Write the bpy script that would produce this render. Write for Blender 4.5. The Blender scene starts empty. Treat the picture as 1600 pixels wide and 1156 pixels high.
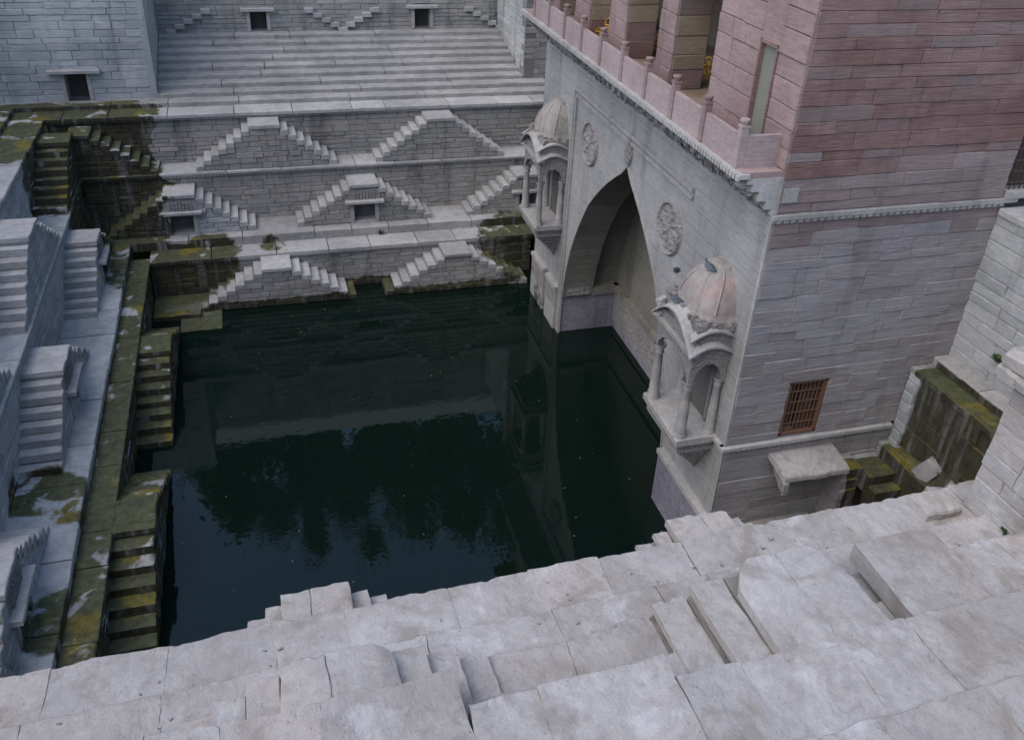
import bpy, math, random
from mathutils import Matrix, Vector, noise as mnoise
random.seed(11)
sc = bpy.context.scene
col = sc.collection

# ------------------------------------------------------------------ camera
R = [[0.9609032885598155, -0.2732843830195698, 0.044502989029318596],
     [-0.10423393306166397, -0.5059360183965953, -0.8562499824744505],
     [0.2565154132472886, 0.8181347024094578, -0.5146410899646081]]
cd = bpy.data.cameras.new("camera")
cam = bpy.data.objects.new("camera", cd)
col.objects.link(cam)
cd.sensor_width = 36.0
cd.lens = 36.0 * 1388.0 / 1600.0
cd.shift_y = -45.0 / 1600.0
cd.clip_start = 0.1
cd.clip_end = 3000
m = Matrix.Identity(4)
for i in range(3):
    m[i][0] = R[0][i]; m[i][1] = -R[1][i]; m[i][2] = -R[2][i]
m[0][3], m[1][3], m[2][3] = 0.0, 0.0, 16.0
cam.matrix_world = m
sc.camera = cam

# ------------------------------------------------------------------ world, sun, exposure
SUN_EL, SUN_AZ = math.radians(54), math.radians(-112)      # azimuth from +Y, towards +X
w = bpy.data.worlds.new("World"); sc.world = w; w.use_nodes = True
nt = w.node_tree; nt.nodes.clear()
sky = nt.nodes.new("ShaderNodeTexSky"); sky.sky_type = 'NISHITA'; sky.sun_disc = False
sky.sun_elevation = SUN_EL; sky.sun_rotation = SUN_AZ
sky.air_density = 1.0; sky.dust_density = 1.0; sky.ozone_density = 0.6
bg = nt.nodes.new("ShaderNodeBackground"); bg.inputs[1].default_value = 0.15
out = nt.nodes.new("ShaderNodeOutputWorld")
nt.links.new(sky.outputs[0], bg.inputs[0]); nt.links.new(bg.outputs[0], out.inputs[0])
sd = bpy.data.lights.new("sun", 'SUN'); sd.energy = 1.25; sd.angle = math.radians(75); sd.color = (1.0, 0.88, 0.74)
so = bpy.data.objects.new("sun", sd); col.objects.link(so)
dirv = Vector((math.sin(SUN_AZ) * math.cos(SUN_EL), math.cos(SUN_AZ) * math.cos(SUN_EL), math.sin(SUN_EL)))
so.rotation_euler = dirv.to_track_quat('Z', 'Y').to_euler()
so.location = (-30, 20, 60)
sc.view_settings.view_transform = 'Standard'; sc.view_settings.look = 'None'
sc.view_settings.gamma = 1.0; sc.view_settings.use_curve_mapping = False
sc.view_settings.exposure = 1.12

# ------------------------------------------------------------------ node helper
class NB:
    def __init__(s, tree): s.t = tree
    def n(s, typ, **kw):
        nd = s.t.nodes.new(typ)
        for k, v in kw.items(): setattr(nd, k, v)
        return nd
    def put(s, sock, v):
        if hasattr(v, 'is_output') or isinstance(v, bpy.types.NodeSocket): s.t.links.new(v, sock)
        else: sock.default_value = v
    def m(s, op, a, b=None, c=None, clamp=False):
        nd = s.n("ShaderNodeMath", operation=op, use_clamp=clamp)
        s.put(nd.inputs[0], a)
        if b is not None: s.put(nd.inputs[1], b)
        if c is not None: s.put(nd.inputs[2], c)
        return nd.outputs[0]
    def ss(s, v, a, b, x=0.0, y=1.0):                     # smooth ramp of v from a..b to x..y
        nd = s.n("ShaderNodeMapRange", interpolation_type='SMOOTHSTEP')
        for k, q in enumerate((v, a, b, x, y)): s.put(nd.inputs[k], q)
        return nd.outputs[0]
    def mix(s, f, a, b, mode='MIX'):
        nd = s.n("ShaderNodeMix", data_type='RGBA', blend_type=mode)
        s.put(nd.inputs[0], f)
        for k, q in ((6, a), (7, b)):
            if isinstance(q, tuple) and len(q) == 3: q = q + (1.0,)
            s.put(nd.inputs[k], q)
        return nd.outputs[2]
    def noise(s, vec, scale, detail=4, rough=0.6, dist=0.0):
        nd = s.n("ShaderNodeTexNoise")
        s.put(nd.inputs['Vector'], vec); nd.inputs['Scale'].default_value = scale
        nd.inputs['Detail'].default_value = detail; nd.inputs['Roughness'].default_value = rough
        nd.inputs['Distortion'].default_value = dist
        return nd.outputs[0]
    def scalev(s, vec, sc3, off=(0, 0, 0)):
        nd = s.n("ShaderNodeMapping"); s.put(nd.inputs[0], vec)
        nd.inputs[1].default_value = off; nd.inputs[3].default_value = sc3
        return nd.outputs[0]
    def mx(s, *a):
        r = a[0]
        for q in a[1:]: r = s.m('MAXIMUM', r, q)
        return r
    def mul(s, *a):
        r = a[0]
        for q in a[1:]: r = s.m('MULTIPLY', r, q)
        return r

def moss_group():
    g = bpy.data.node_groups.new("moss", 'ShaderNodeTree')
    g.interface.new_socket("Color", in_out='INPUT', socket_type='NodeSocketColor')
    g.interface.new_socket("Color", in_out='OUTPUT', socket_type='NodeSocketColor')
    g.interface.new_socket("Fac", in_out='OUTPUT', socket_type='NodeSocketFloat')
    b = NB(g)
    gi = b.n("NodeGroupInput"); go = b.n("NodeGroupOutput")
    geo = b.n("ShaderNodeNewGeometry"); pos = geo.outputs['Position']
    sp = b.n("ShaderNodeSeparateXYZ"); b.put(sp.inputs[0], pos); x, y, z = sp.outputs
    sn = b.n("ShaderNodeSeparateXYZ"); b.put(sn.inputs[0], geo.outputs['Normal']); nz = sn.outputs[2]
    def blob(cx, cy, cz, r, k=1.0):
        d = b.n("ShaderNodeVectorMath", operation='DISTANCE'); b.put(d.inputs[0], pos); d.inputs[1].default_value = (cx, cy, cz)
        return b.ss(d.outputs['Value'], r, r * 0.45, 0.0, k)
    # north west corner of the well, all levels
    x0, y0 = x, y
    x = b.m('ADD', x0, b.m('MULTIPLY', b.m('SUBTRACT', b.noise(b.scalev(pos, (1, 1, 1), (5, 1, 9)), 0.75, 4, 0.6), 0.5), 3.2))
    edge = b.m('ADD', b.ss(z, 1.72, 1.95, -1.75, -4.0), b.ss(z, 3.7, 4.0, 0.0, 0.75))
    fx = b.ss(x, b.m('ADD', edge, 0.5), b.m('ADD', edge, -0.9)); fy = b.ss(y, 28.6, 30.8)
    corner = b.mul(fx, fy, b.ss(z, 6.3, 5.9), b.ss(y, 36.0, 35.2))
    ylim = b.m('MULTIPLY_ADD', z, 1.0, 25.2)
    west_n = b.mul(b.ss(x, -3.0, -3.5), b.ss(y, ylim, b.m('ADD', ylim, 2.2)), b.ss(z, 6.2, 5.9), b.ss(y, 36.0, 35.2), 0.80)
    x = x0
    west_c = b.mul(b.ss(x, -2.5, -2.9), b.ss(z, 1.80, 1.70), b.ss(x, -4.75, -4.62), 0.92)
    wl = b.mul(b.ss(z, 0.6, 0.05), b.ss(x, 9.2, 8.9), 0.95)
    se = b.mul(b.ss(x, 12.5, 12.75), b.ss(y, 13.80, 13.70), b.ss(y, 10.25, 10.5), b.ss(z, 5.65, 5.5), b.ss(x, 14.75, 14.6), b.m('SUBTRACT', 1.0, b.mul(b.ss(x, 13.9, 13.95), b.ss(x, 14.14, 14.10), b.ss(y, 13.5, 13.56), b.ss(z, 5.3, 5.2), 0.85)), 1.0)
    se2 = b.mul(b.ss(x, 9.5, 9.7), b.ss(y, 13.9, 13.7), b.ss(z, 1.33, 1.1), 0.9)
    f = b.mx(corner, west_n, west_c, wl, se, se2,
             blob(-5.4, 17.9, 1.95, 1.2), blob(-4.7, 17.4, 1.9, 0.9), blob(-4.5, 13.9, 1.9, 1.3, .9),
             blob(9.6, 30.6, 1.3, 2.3, 0.9), blob(0.3, 31.3, 1.5, .8, 0.6), blob(-1.9, 31.1, 1.2, 1.7, 0.8),
             blob(9.9, 28.0, 0.2, 0.9, .6))
    n1 = b.noise(pos, 1.6, 5, 0.62); n2 = b.noise(b.scalev(pos, (1, 1, 1), (7, 3, 1)), 1.15, 5, 0.55, 0.4)
    fac = b.ss(b.m('MULTIPLY_ADD', b.m('SUBTRACT', n1, 0.5), 1.5, f), 0.40, 0.66)
    fac = b.m('MULTIPLY', fac, b.ss(f, 0.04, 0.2))
    drip = b.noise(b.scalev(pos, (2.2, 2.2, 0.22), (1, 5, 2)), 1.5, 4, 0.6)
    fac = b.m('MULTIPLY', fac, b.ss(b.m('ADD', drip, b.m('MULTIPLY', nz, 0.25)), 0.30, 0.52, 0.45, 1.0))
    # flakes of old lime coat left bare on the flat tops
    flake = b.mul(b.m('MULTIPLY', b.ss(n2, 0.565, 0.63), b.ss(b.noise(pos, 9.0, 4, 0.7), 0.34, 0.5, 0.35, 1.0)), b.ss(nz, 0.5, 0.8), b.ss(x, 12.0, 10.0), b.ss(z, 0.5, 0.9, 0.15, 1.0))
    fac = b.m('MULTIPLY', fac, b.m('SUBTRACT', 1.0, flake))
    n3 = b.noise(b.scalev(pos, (1, 1, 0.5), (2, 9, 4)), 0.9, 4, 0.6); n4 = b.noise(pos, 6.0, 5, 0.7)
    c1 = b.mix(b.ss(n3, 0.36, 0.64), (0.042, 0.036, 0.024), (0.066, 0.074, 0.030))
    c1 = b.mix(b.ss(nz, 0.5, 0.0, 0.0, 0.9), c1, b.mix(b.ss(drip, 0.35, 0.65), (0.024, 0.021, 0.015), (0.050, 0.047, 0.029)))
    c1 = b.mix(b.ss(nz, 0.3, 0.8, 0.0, 0.6), c1, b.mix(b.noise(pos, 3.1, 4), (0.058, 0.066, 0.038), (0.10, 0.116, 0.056)))
    gold = b.m('MULTIPLY', b.ss(b.noise(b.scalev(pos, (1, 1, 1), (5, 5, 9)), 0.75, 3, 0.6), 0.54, 0.66), b.ss(nz, 0.15, 0.6, 0.08, 1.0))
    c2 = b.mix(b.m('MULTIPLY', gold, 0.9), c1, (0.15, 0.125, 0.022))
    c3 = b.mix(b.ss(n4, 0.35, 0.75), c2, b.mix(1.0, c2, (0.45, 0.42, 0.4), 'MULTIPLY'))
    b.put(go.inputs[0], b.mix(fac, gi.outputs[0], c3)); b.put(go.inputs[1], fac)
    return g
MOSS = moss_group()

def stone_mat(name, c1, c2, c3=None, jit=0.16, bump=0.5, streak=0.35, grain=(1.2, 1.2, 8.0), gscale=3.0, moss=True,
              crack=0.0, joints=None, rough=0.85, carve=0.0, carve_scale=9.0, blotch=0.55, dirt=0.25, gcon=0.55, vein=0.0):
    mt = bpy.data.materials.new(name); mt.use_nodes = True; t = mt.node_tree; t.nodes.clear(); b = NB(t)
    o = b.n("ShaderNodeOutputMaterial"); p = b.n("ShaderNodeBsdfPrincipled")
    geo = b.n("ShaderNodeNewGeometry"); pos = geo.outputs['Position']
    oi = b.n("ShaderNodeObjectInfo"); rnd = oi.outputs['Random']
    nb = b.noise(pos, blotch, 5, 0.62)
    c = b.mix(b.ss(nb, 0.34, 0.66), c1, c2)
    if c3: c = b.mix(b.ss(rnd, 0.62, 0.9), c, c3)
    r2 = b.m('FRACT', b.m('MULTIPLY', rnd, 17.31))
    v = b.m('MULTIPLY_ADD', r2, 2 * jit, 1.0 - jit)
    hv = b.n("ShaderNodeHueSaturation"); b.put(hv.inputs['Value'], v); b.put(hv.inputs['Color'], c); c = hv.outputs[0]
    gv = b.scalev(pos, grain)
    g1 = b.noise(gv, gscale, 6, 0.68, 0.4)
    c = b.mix(b.ss(g1, 0.30, 0.72, 0.0, gcon), c, b.mix(1.0, c, (0.52, 0.52, 0.54), 'MULTIPLY'))
    fine = b.noise(pos, 24, 4, 0.7)
    c = b.mix(b.ss(fine, 0.38, 0.7, 0.0, 0.3), c, b.mix(1.0, c, (1.35, 1.33, 1.3), 'MULTIPLY'))
    if streak > 0:
        sv = b.noise(b.scalev(pos, (1.5, 1.5, 0.12)), 1.1, 5, 0.6, 0.2)
        c = b.mix(b.ss(sv, 0.52, 0.70, 0.0, streak), c, b.mix(1.0, c, (0.38, 0.38, 0.39), 'MULTIPLY'))
    if dirt > 0:
        dv = b.noise(b.scalev(pos, (1, 1, 1.6), (3, 1, 8)), 1.7, 6, 0.7, 0.8)
        c = b.mix(b.ss(dv, 0.56, 0.72, 0.0, dirt), c, (0.10, 0.085, 0.07))
    h = b.m('ADD', b.m('MULTIPLY', g1, 1.0), b.m('MULTIPLY', fine, 0.35))
    if crack > 0:
        vo = b.n("ShaderNodeTexVoronoi", feature='DISTANCE_TO_EDGE')
        wv = b.n("ShaderNodeVectorMath", operation='ADD'); b.put(wv.inputs[0], pos)
        nc = b.n("ShaderNodeTexNoise"); b.put(nc.inputs['Vector'], pos); nc.inputs['Scale'].default_value = 1.8; nc.inputs['Detail'].default_value = 5
        sc_ = b.n("ShaderNodeVectorMath", operation='SCALE'); b.put(sc_.inputs[0], nc.outputs['Color']); sc_.inputs['Scale'].default_value = 0.55
        b.put(wv.inputs[1], sc_.outputs[0])
        b.put(vo.inputs['Vector'], b.scalev(wv.outputs[0], (0.75, 0.38, 0.7))); vo.inputs['Scale'].default_value = 1.0
        gate = b.ss(b.noise(b.scalev(pos, (1, 1, 1), (4, 4, 4)), 0.7, 2, 0.5), 0.56, 0.64)
        ck = b.m('MULTIPLY', b.ss(vo.outputs['Distance'], 0.006, 0.001), gate)
        c = b.mix(b.m('MULTIPLY', ck, crack), c, (0.07, 0.06, 0.05))
        h = b.m('SUBTRACT', h, b.m('MULTIPLY', ck, 2.5))
    if vein > 0:
        nv = b.noise(b.scalev(pos, (1.7, 0.42, 1.2), (3, 2, 6)), 0.95, 2.5, 0.5, 0.2)
        ln_ = b.mul(b.ss(b.m('ABSOLUTE', b.m('SUBTRACT', nv, 0.5)), 0.0035, 0.0008), b.ss(b.noise(b.scalev(pos, (1, 1, 1), (9, 1, 5)), 0.8, 3, 0.6), 0.52, 0.60))
        h = b.m('SUBTRACT', h, b.m('MULTIPLY', ln_, 0.0))
        pv = b.n("ShaderNodeTexVoronoi", feature='F1'); b.put(pv.inputs['Vector'], pos); pv.inputs['Scale'].default_value = 13.0
        pit = b.m('MULTIPLY', b.ss(pv.outputs['Distance'], 0.16, 0.05), b.ss(b.noise(pos, 2.6, 3), 0.5, 0.6))
        c = b.mix(b.m('MULTIPLY', pit, 0.45), c, (0.13, 0.11, 0.10)); h = b.m('SUBTRACT', h, b.m('MULTIPLY', pit, 0.8))
        wn = b.noise(b.scalev(pos, (1, 1, 1), (2, 7, 3)), 1.05, 5, 0.65, 0.5)
        c = b.mix(b.ss(wn, 0.55, 0.68, 0.0, 0.5), c, (0.47, 0.475, 0.485))
        c = b.mix(b.ss(wn, 0.48, 0.34, 0.0, 0.7), c, (0.215, 0.19, 0.17))
    if joints:
        jl, jh, axis = joints
        sx = b.n("ShaderNodeSeparateXYZ"); b.put(sx.inputs[0], pos)
        cx = b.n("ShaderNodeCombineXYZ"); b.put(cx.inputs[0], sx.outputs[axis]); b.put(cx.inputs[1], sx.outputs[2])
        br = b.n("ShaderNodeTexBrick"); b.put(br.inputs['Vector'], cx.outputs[0])
        br.inputs['Scale'].default_value = 1.0; br.inputs['Mortar Size'].default_value = 0.008; br.inputs['Mortar Smooth'].default_value = 0.2
        br.inputs['Brick Width'].default_value = jl; br.inputs['Row Height'].default_value = jh
        br.inputs['Color1'].default_value = (1, 1, 1, 1); br.inputs['Color2'].default_value = (0.86, 0.86, 0.86, 1)
        fj = b.m('MULTIPLY', br.outputs['Fac'], b.ss(b.noise(pos, 0.9, 3), 0.35, 0.6))
        c = b.mix(1.0, c, b.mix(0.3, (1, 1, 1), br.outputs['Color']), 'MULTIPLY')
        c = b.mix(b.m('MULTIPLY', fj, 0.18), c, (0.08, 0.075, 0.07))
        h = b.m('SUBTRACT', h, b.m('MULTIPLY', fj, 0.5))
    if carve > 0:
        v2 = b.n("ShaderNodeTexVoronoi", feature='SMOOTH_F1'); b.put(v2.inputs['Vector'], b.scalev(pos, (1, 1, 0.8))); v2.inputs['Scale'].default_value = carve_scale
        wv2 = b.noise(pos, carve_scale * 0.9, 3, 0.6, 2.0)
        hc = b.m('ADD', b.m('MULTIPLY', v2.outputs['Distance'], 1.0), b.m('MULTIPLY', wv2, 1.3))
        h = b.m('ADD', h, b.m('MULTIPLY', hc, carve * 3.0))
        c = b.mix(b.ss(hc, 0.95, 0.6, 0.0, 0.55), c, b.mix(1.0, c, (0.4, 0.39, 0.38), 'MULTIPLY'))
    if moss:
        mg = b.n("ShaderNodeGroup"); mg.node_tree = MOSS; b.put(mg.inputs[0], c); c = mg.outputs[0]
        rg = b.m('MULTIPLY_ADD', mg.outputs[1], -0.2, rough)
    else: rg = rough
    bp = b.n("ShaderNodeBump"); bp.inputs['Strength'].default_value = bump; bp.inputs['Distance'].default_value = 0.05
    b.put(bp.inputs['Height'], h)
    b.put(p.inputs['Base Color'], c); b.put(p.inputs['Roughness'], rg); p.inputs['Specular IOR Level'].default_value = 0.25
    b.put(p.inputs['Normal'], bp.outputs[0]); b.put(o.inputs[0], p.outputs[0])
    return mt

M = {}
M['grey'] = stone_mat("grey_sandstone", (0.215, 0.22, 0.21), (0.325, 0.32, 0.305), (0.295, 0.275, 0.255), jit=0.08, bump=0.7, streak=0.6, blotch=0.42, dirt=0.3)
M['tread'] = stone_mat("worn_tread_stone", (0.275, 0.275, 0.27), (0.355, 0.35, 0.34), jit=0.12, bump=0.4, streak=0.0, grain=(1.5, 1.5, 3), dirt=0.2)
M['longstep'] = stone_mat("weathered_long_step", (0.235, 0.235, 0.23), (0.31, 0.305, 0.295), jit=0.05, bump=0.6, streak=0.25, grain=(1.0, 1.0, 5), dirt=0.3)
M['joint'] = stone_mat("dark_joint", (0.13, 0.13, 0.12), (0.19, 0.185, 0.175), bump=0.4, streak=0)
M['lime'] = stone_mat("limewashed_stone", (0.28, 0.30, 0.31), (0.40, 0.41, 0.41), jit=0.10, bump=0.35, streak=0.45)
M['west'] = stone_mat("pale_west_stone", (0.26, 0.28, 0.29), (0.35, 0.365, 0.37), jit=0.13, bump=0.45, streak=0.3)
M['fore'] = stone_mat("pale_pink_sandstone", (0.285, 0.268, 0.255), (0.355, 0.35, 0.345), (0.335, 0.31, 0.295), jit=0.07, bump=0.6, streak=0.0,
                      grain=(1.3, 1.0, 2.4), gscale=5.0, crack=0.0, dirt=0.35, blotch=0.6, gcon=0.36, vein=0.6)
M['brown'] = stone_mat("raw_brown_bedding", (0.20, 0.165, 0.145), (0.28, 0.24, 0.215), jit=0.08, bump=0.8, streak=0, grain=(2, 2, 6), dirt=0.4)
M['facade'] = stone_mat("polished_facade_stone", (0.255, 0.258, 0.255), (0.335, 0.335, 0.325), jit=0.0, bump=0.2, streak=0.4, joints=(1.5, 0.46, 1), dirt=0.18)
M['recess'] = stone_mat("shaded_recess_plaster", (0.165, 0.16, 0.135), (0.225, 0.215, 0.185), jit=0.0, bump=0.3, streak=0.4, joints=(1.1, 0.35, 1))  # shade under the arch worked into a darker, olive colour
M['pavgrey'] = stone_mat("pavilion_grey_ashlar", (0.232, 0.215, 0.222), (0.30, 0.296, 0.300), (0.262, 0.242, 0.24), jit=0.06, bump=0.7, streak=0.35, blotch=0.35, grain=(0.8, 0.8, 10))
M['pink'] = stone_mat("red_sandstone_ashlar", (0.165, 0.10, 0.092), (0.225, 0.15, 0.14), (0.20, 0.15, 0.145), jit=0.085, blotch=0.9, grain=(0.7, 0.7, 9), bump=0.7, streak=0.3, moss=False, dirt=0.35)
M['pinkgrey'] = stone_mat("faded_red_grey_ashlar", (0.195, 0.155, 0.153), (0.25, 0.21, 0.206), (0.235, 0.185, 0.18), jit=0.05, grain=(0.7, 0.7, 9), bump=0.7, streak=0.3, moss=False, dirt=0.3)
M['pinkpale'] = stone_mat("pale_red_sandstone", (0.225, 0.158, 0.153), (0.285, 0.21, 0.203), jit=0.09, bump=0.35, streak=0.3, moss=False, dirt=0.3)
M['ochre'] = stone_mat("ochre_plaster", (0.22, 0.165, 0.12), (0.28, 0.225, 0.17), jit=0.1, bump=0.3, streak=0.4, moss=False)
M['carved'] = stone_mat("carved_stone", (0.25, 0.245, 0.235), (0.33, 0.32, 0.31), jit=0.06, bump=0.8, streak=0.2, carve=0.8, carve_scale=9)
M['carvedfine'] = stone_mat("finely_carved_stone", (0.27, 0.26, 0.25), (0.35, 0.335, 0.325), jit=0.06, bump=0.7, streak=0.2, carve=0.7, carve_scale=18)
M['smooth'] = stone_mat("dressed_stone", (0.27, 0.265, 0.255), (0.35, 0.34, 0.33), jit=0.08, bump=0.3, streak=0.35, grain=(2.5, 2.5, 2.5))
M['block'] = stone_mat("bare_grey_block", (0.25, 0.25, 0.25), (0.33, 0.33, 0.325), bump=0.5, streak=0, moss=False)
M['panel'] = stone_mat("grey_pink_parapet_stone", (0.275, 0.215, 0.212), (0.325, 0.262, 0.258), jit=0.06, bump=0.3, streak=0.25, moss=False)
M['mortar'] = stone_mat("weathered_mortar", (0.13, 0.125, 0.125), (0.19, 0.18, 0.18), bump=0.4, streak=0)
M['dome'] = stone_mat("stained_pink_dome_plaster", (0.265, 0.255, 0.24), (0.30, 0.235, 0.22), (0.28, 0.26, 0.24), jit=0.0, bump=0.5, streak=0.3, moss=False, blotch=1.5, dirt=0.6, grain=(2, 2, 2))
M['purple'] = stone_mat("violet_grey_plinth", (0.20, 0.19, 0.235), (0.27, 0.26, 0.30), jit=0, bump=0.7, streak=0.5, carve=0.3, carve_scale=7)

def flat(name, c, rough=0.8, metal=0.0, nscale=8, var=0.35):
    mt = bpy.data.materials.new(name); mt.use_nodes = True; b = NB(mt.node_tree); p = mt.node_tree.nodes['Principled BSDF']
    geo = b.n("ShaderNodeNewGeometry"); n = b.noise(geo.outputs['Position'], nscale, 4, 0.65)
    b.put(p.inputs['Base Color'], b.mix(n, tuple(q * (1 - var) for q in c), tuple(min(1, q * (1 + var)) for q in c)))
    p.inputs['Roughness'].default_value = rough; p.inputs['Metallic'].default_value = metal
    bp = b.n("ShaderNodeBump"); bp.inputs['Strength'].default_value = 0.3; bp.inputs['Distance'].default_value = 0.02
    b.put(bp.inputs['Height'], n); b.put(p.inputs['Normal'], bp.outputs[0])
    return mt
M['rust'] = flat("rusty_orange_iron", (0.115, 0.058, 0.036), 0.9, nscale=20)
M['iron'] = flat("dark_iron", (0.06, 0.04, 0.032), 0.6, nscale=20)
M['dark'] = flat("interior_shade", (0.055, 0.05, 0.045), 0.9)  # darkness of unlit interiors painted as a colour, for windows and niches
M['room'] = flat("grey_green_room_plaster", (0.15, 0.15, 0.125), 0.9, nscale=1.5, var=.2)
M['dim'] = flat("doorway_shade", (0.085, 0.08, 0.075), 0.9)  # shade inside the balcony doorways, painted as a dark colour
M['straw'] = flat("yellow_straw", (0.55, 0.30, 0.025), 0.7, nscale=15)
M['leaf'] = flat("leaf_green", (0.045, 0.075, 0.02), 0.6, nscale=3, var=0.5)
M['bark'] = flat("bark", (0.08, 0.06, 0.045), 0.9)
M['pigeon'] = flat("slate_blue_feathers", (0.055, 0.075, 0.10), 0.6, nscale=40)
M['pigeonwing'] = flat("grey_wing_feathers", (0.10, 0.12, 0.15), 0.6, nscale=40)
M['earth'] = flat("dusty_earth", (0.22, 0.19, 0.15), 0.95, nscale=0.4)
M['white'] = flat("old_whitewash", (0.55, 0.55, 0.50), 0.9, nscale=0.8, var=0.2)

def water_mat():
    mt = bpy.data.materials.new("dark_green_water"); mt.use_nodes = True; b = NB(mt.node_tree); p = mt.node_tree.nodes['Principled BSDF']
    geo = b.n("ShaderNodeNewGeometry"); pos = geo.outputs['Position']
    p.inputs['Base Color'].default_value = (0.003, 0.008, 0.006, 1); p.inputs['Roughness'].default_value = 0.02; p.inputs['IOR'].default_value = 1.34
    n = b.noise(pos, 1.1, 3, 0.5, 0.5); n2 = b.noise(b.scalev(pos, (1, 2.2, 1)), 4.0, 2, 0.5)
    gate = b.ss(b.noise(b.scalev(pos, (1, 1, 1), (3, 8, 0)), 0.22, 2), 0.42, 0.62)
    h = b.m('ADD', n, b.m('MULTIPLY', b.m('MULTIPLY', n2, gate), 0.35))
    bp = b.n("ShaderNodeBump"); bp.inputs['Strength'].default_value = 0.05; bp.inputs['Distance'].default_value = 0.06
    b.put(bp.inputs['Height'], h); b.put(p.inputs['Normal'], bp.outputs[0])
    return mt
M['water'] = water_mat()

# ------------------------------------------------------------------ object helpers
WL = {}
def tag(o, label=None, cat=None, group=None, kind=None):
    if label: o['label'] = label
    if cat: o['category'] = cat
    if group: o['group'] = group
    if kind: o['kind'] = kind
    return o
def thing(name, loc, label, cat, group=None):
    o = bpy.data.objects.new(name, None); col.objects.link(o); o.location = loc; o.empty_display_size = 0.3
    WL[o.name] = Vector(loc)
    return tag(o, label, cat, group)
def build(name, V, F, mt, parent=None, smooth=False):
    me = bpy.data.meshes.new(name)
    off = WL[parent.name] if parent else Vector((0, 0, 0))
    me.from_pydata([(v[0] - off[0], v[1] - off[1], v[2] - off[2]) for v in V], [], F)
    me.materials.append(mt)
    if smooth: me.polygons.foreach_set("use_smooth", [True] * len(F))
    o = bpy.data.objects.new(name, me); col.objects.link(o)
    if parent: o.parent = parent; WL[o.name] = off
    return o
class MB:
    def __init__(s): s.v = []; s.f = []
    def add(s, V, F):
        k = len(s.v); s.v += V; s.f += [tuple(i + k for i in f) for f in F]; return s
    def build(s, name, mt, parent=None, smooth=False): return build(name, s.v, s.f, mt, parent, smooth)
IDF = lambda u, w_, z: (u, w_, z)
def boxd(P, u0, u1, w0, w1, z0, z1, j=0.0):
    r = lambda: random.uniform(-j, j) if j else 0
    V = [P(u + r(), w_ + r(), z + r()) for z in (z0, z1) for w_ in (w0, w1) for u in (u0, u1)]
    return V, [(0, 1, 3, 2), (4, 6, 7, 5), (0, 4, 5, 1), (2, 3, 7, 6), (0, 2, 6, 4), (1, 5, 7, 3)]
def stoned(P, u0, u1, z0, z1, t=0.12, bev=0.016, j=0.008, proud=0.0):
    """one wall stone, front near w=0, chamfered face, slightly uneven"""
    r = lambda q=j: random.uniform(-q, q)
    pr = -proud + r(0.014)
    ring = [(u0, z0), (u1, z0), (u1, z1), (u0, z1)]
    tilt = [r(0.008) for _ in range(4)]
    V = [P(u, t, z) for u, z in ring] + [P(u + r(j * .4), pr + bev + 0.012, z + r(j * .3)) for u, z in ring]
    cu, cz = (u0 + u1) / 2, (z0 + z1) / 2
    V += [P(u + (bev if u < cu else -bev) + r(), pr + tilt[i], z + (bev if z < cz else -bev) + r(j * .7)) for i, (u, z) in enumerate(ring)]
    F = []
    for i in range(4):
        k = (i + 1) % 4
        F += [(i, k, 4 + k, 4 + i), (4 + i, 4 + k, 8 + k, 8 + i)]
    return V, F + [(8, 9, 10, 11)]
def slabd(P, u0, u1, w0, w1, z0, z1, n=5, amp=0.012, bev=0.02, mid=0, end=.012):
    """slab with wavy worn front edge at w0; long along u"""
    sd_ = random.uniform(0, 900); V = []; F = []
    zt = random.uniform(-amp, amp) * .5
    ws = [w0 + bev * 1.2 + (w1 - w0 - bev * 1.2) * (k + 1) / (mid + 1) for k in range(mid)]
    for i in range(n + 1):
        u = u0 + (u1 - u0) * i / n
        a = mnoise.noise((u * 2.3, sd_, 0.3)) * amp * 1.6 + mnoise.noise((u * 7.1, sd_, 5.3)) * amp
        c = mnoise.noise((u * 2.9, sd_, 9.3)) * amp
        if mid: a += max(0, mnoise.noise((u * 5.3, sd_, 2.1)) - .25) * amp * 5; c -= max(0, mnoise.noise((u * 6.3, sd_, 7.1)) - .2) * amp * 2.5
        e = end if i in (0, n) else 0
        ue = u + (e if i == 0 else -e)
        V += [P(u, w0 + a * .6, z0), P(ue, w0 + a, z1 - bev + c * .5 - e * .5), P(ue, w0 + bev + a * 1.2 + e * .5, z1 + c * .6 + zt - e * .4)]
        for wk in ws: V.append(P(ue, wk, z1 + zt - e * .4 + mnoise.noise((u * 1.9, wk * 1.9, sd_)) * amp * 1.3 + mnoise.noise((u * 6.1, wk * 6.1, sd_)) * amp * .45))
        V += [P(ue, w1, z1 + c * .4 + zt - e * .4), P(u, w1, z0)]
    q = 5 + mid
    for i in range(n):
        for k in range(q): F.append((i * q + k, i * q + (k + 1) % q, (i + 1) * q + (k + 1) % q, (i + 1) * q + k))
    F += [tuple(range(q)), tuple(n * q + k for k in range(q - 1, -1, -1))]
    return V, F
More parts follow.
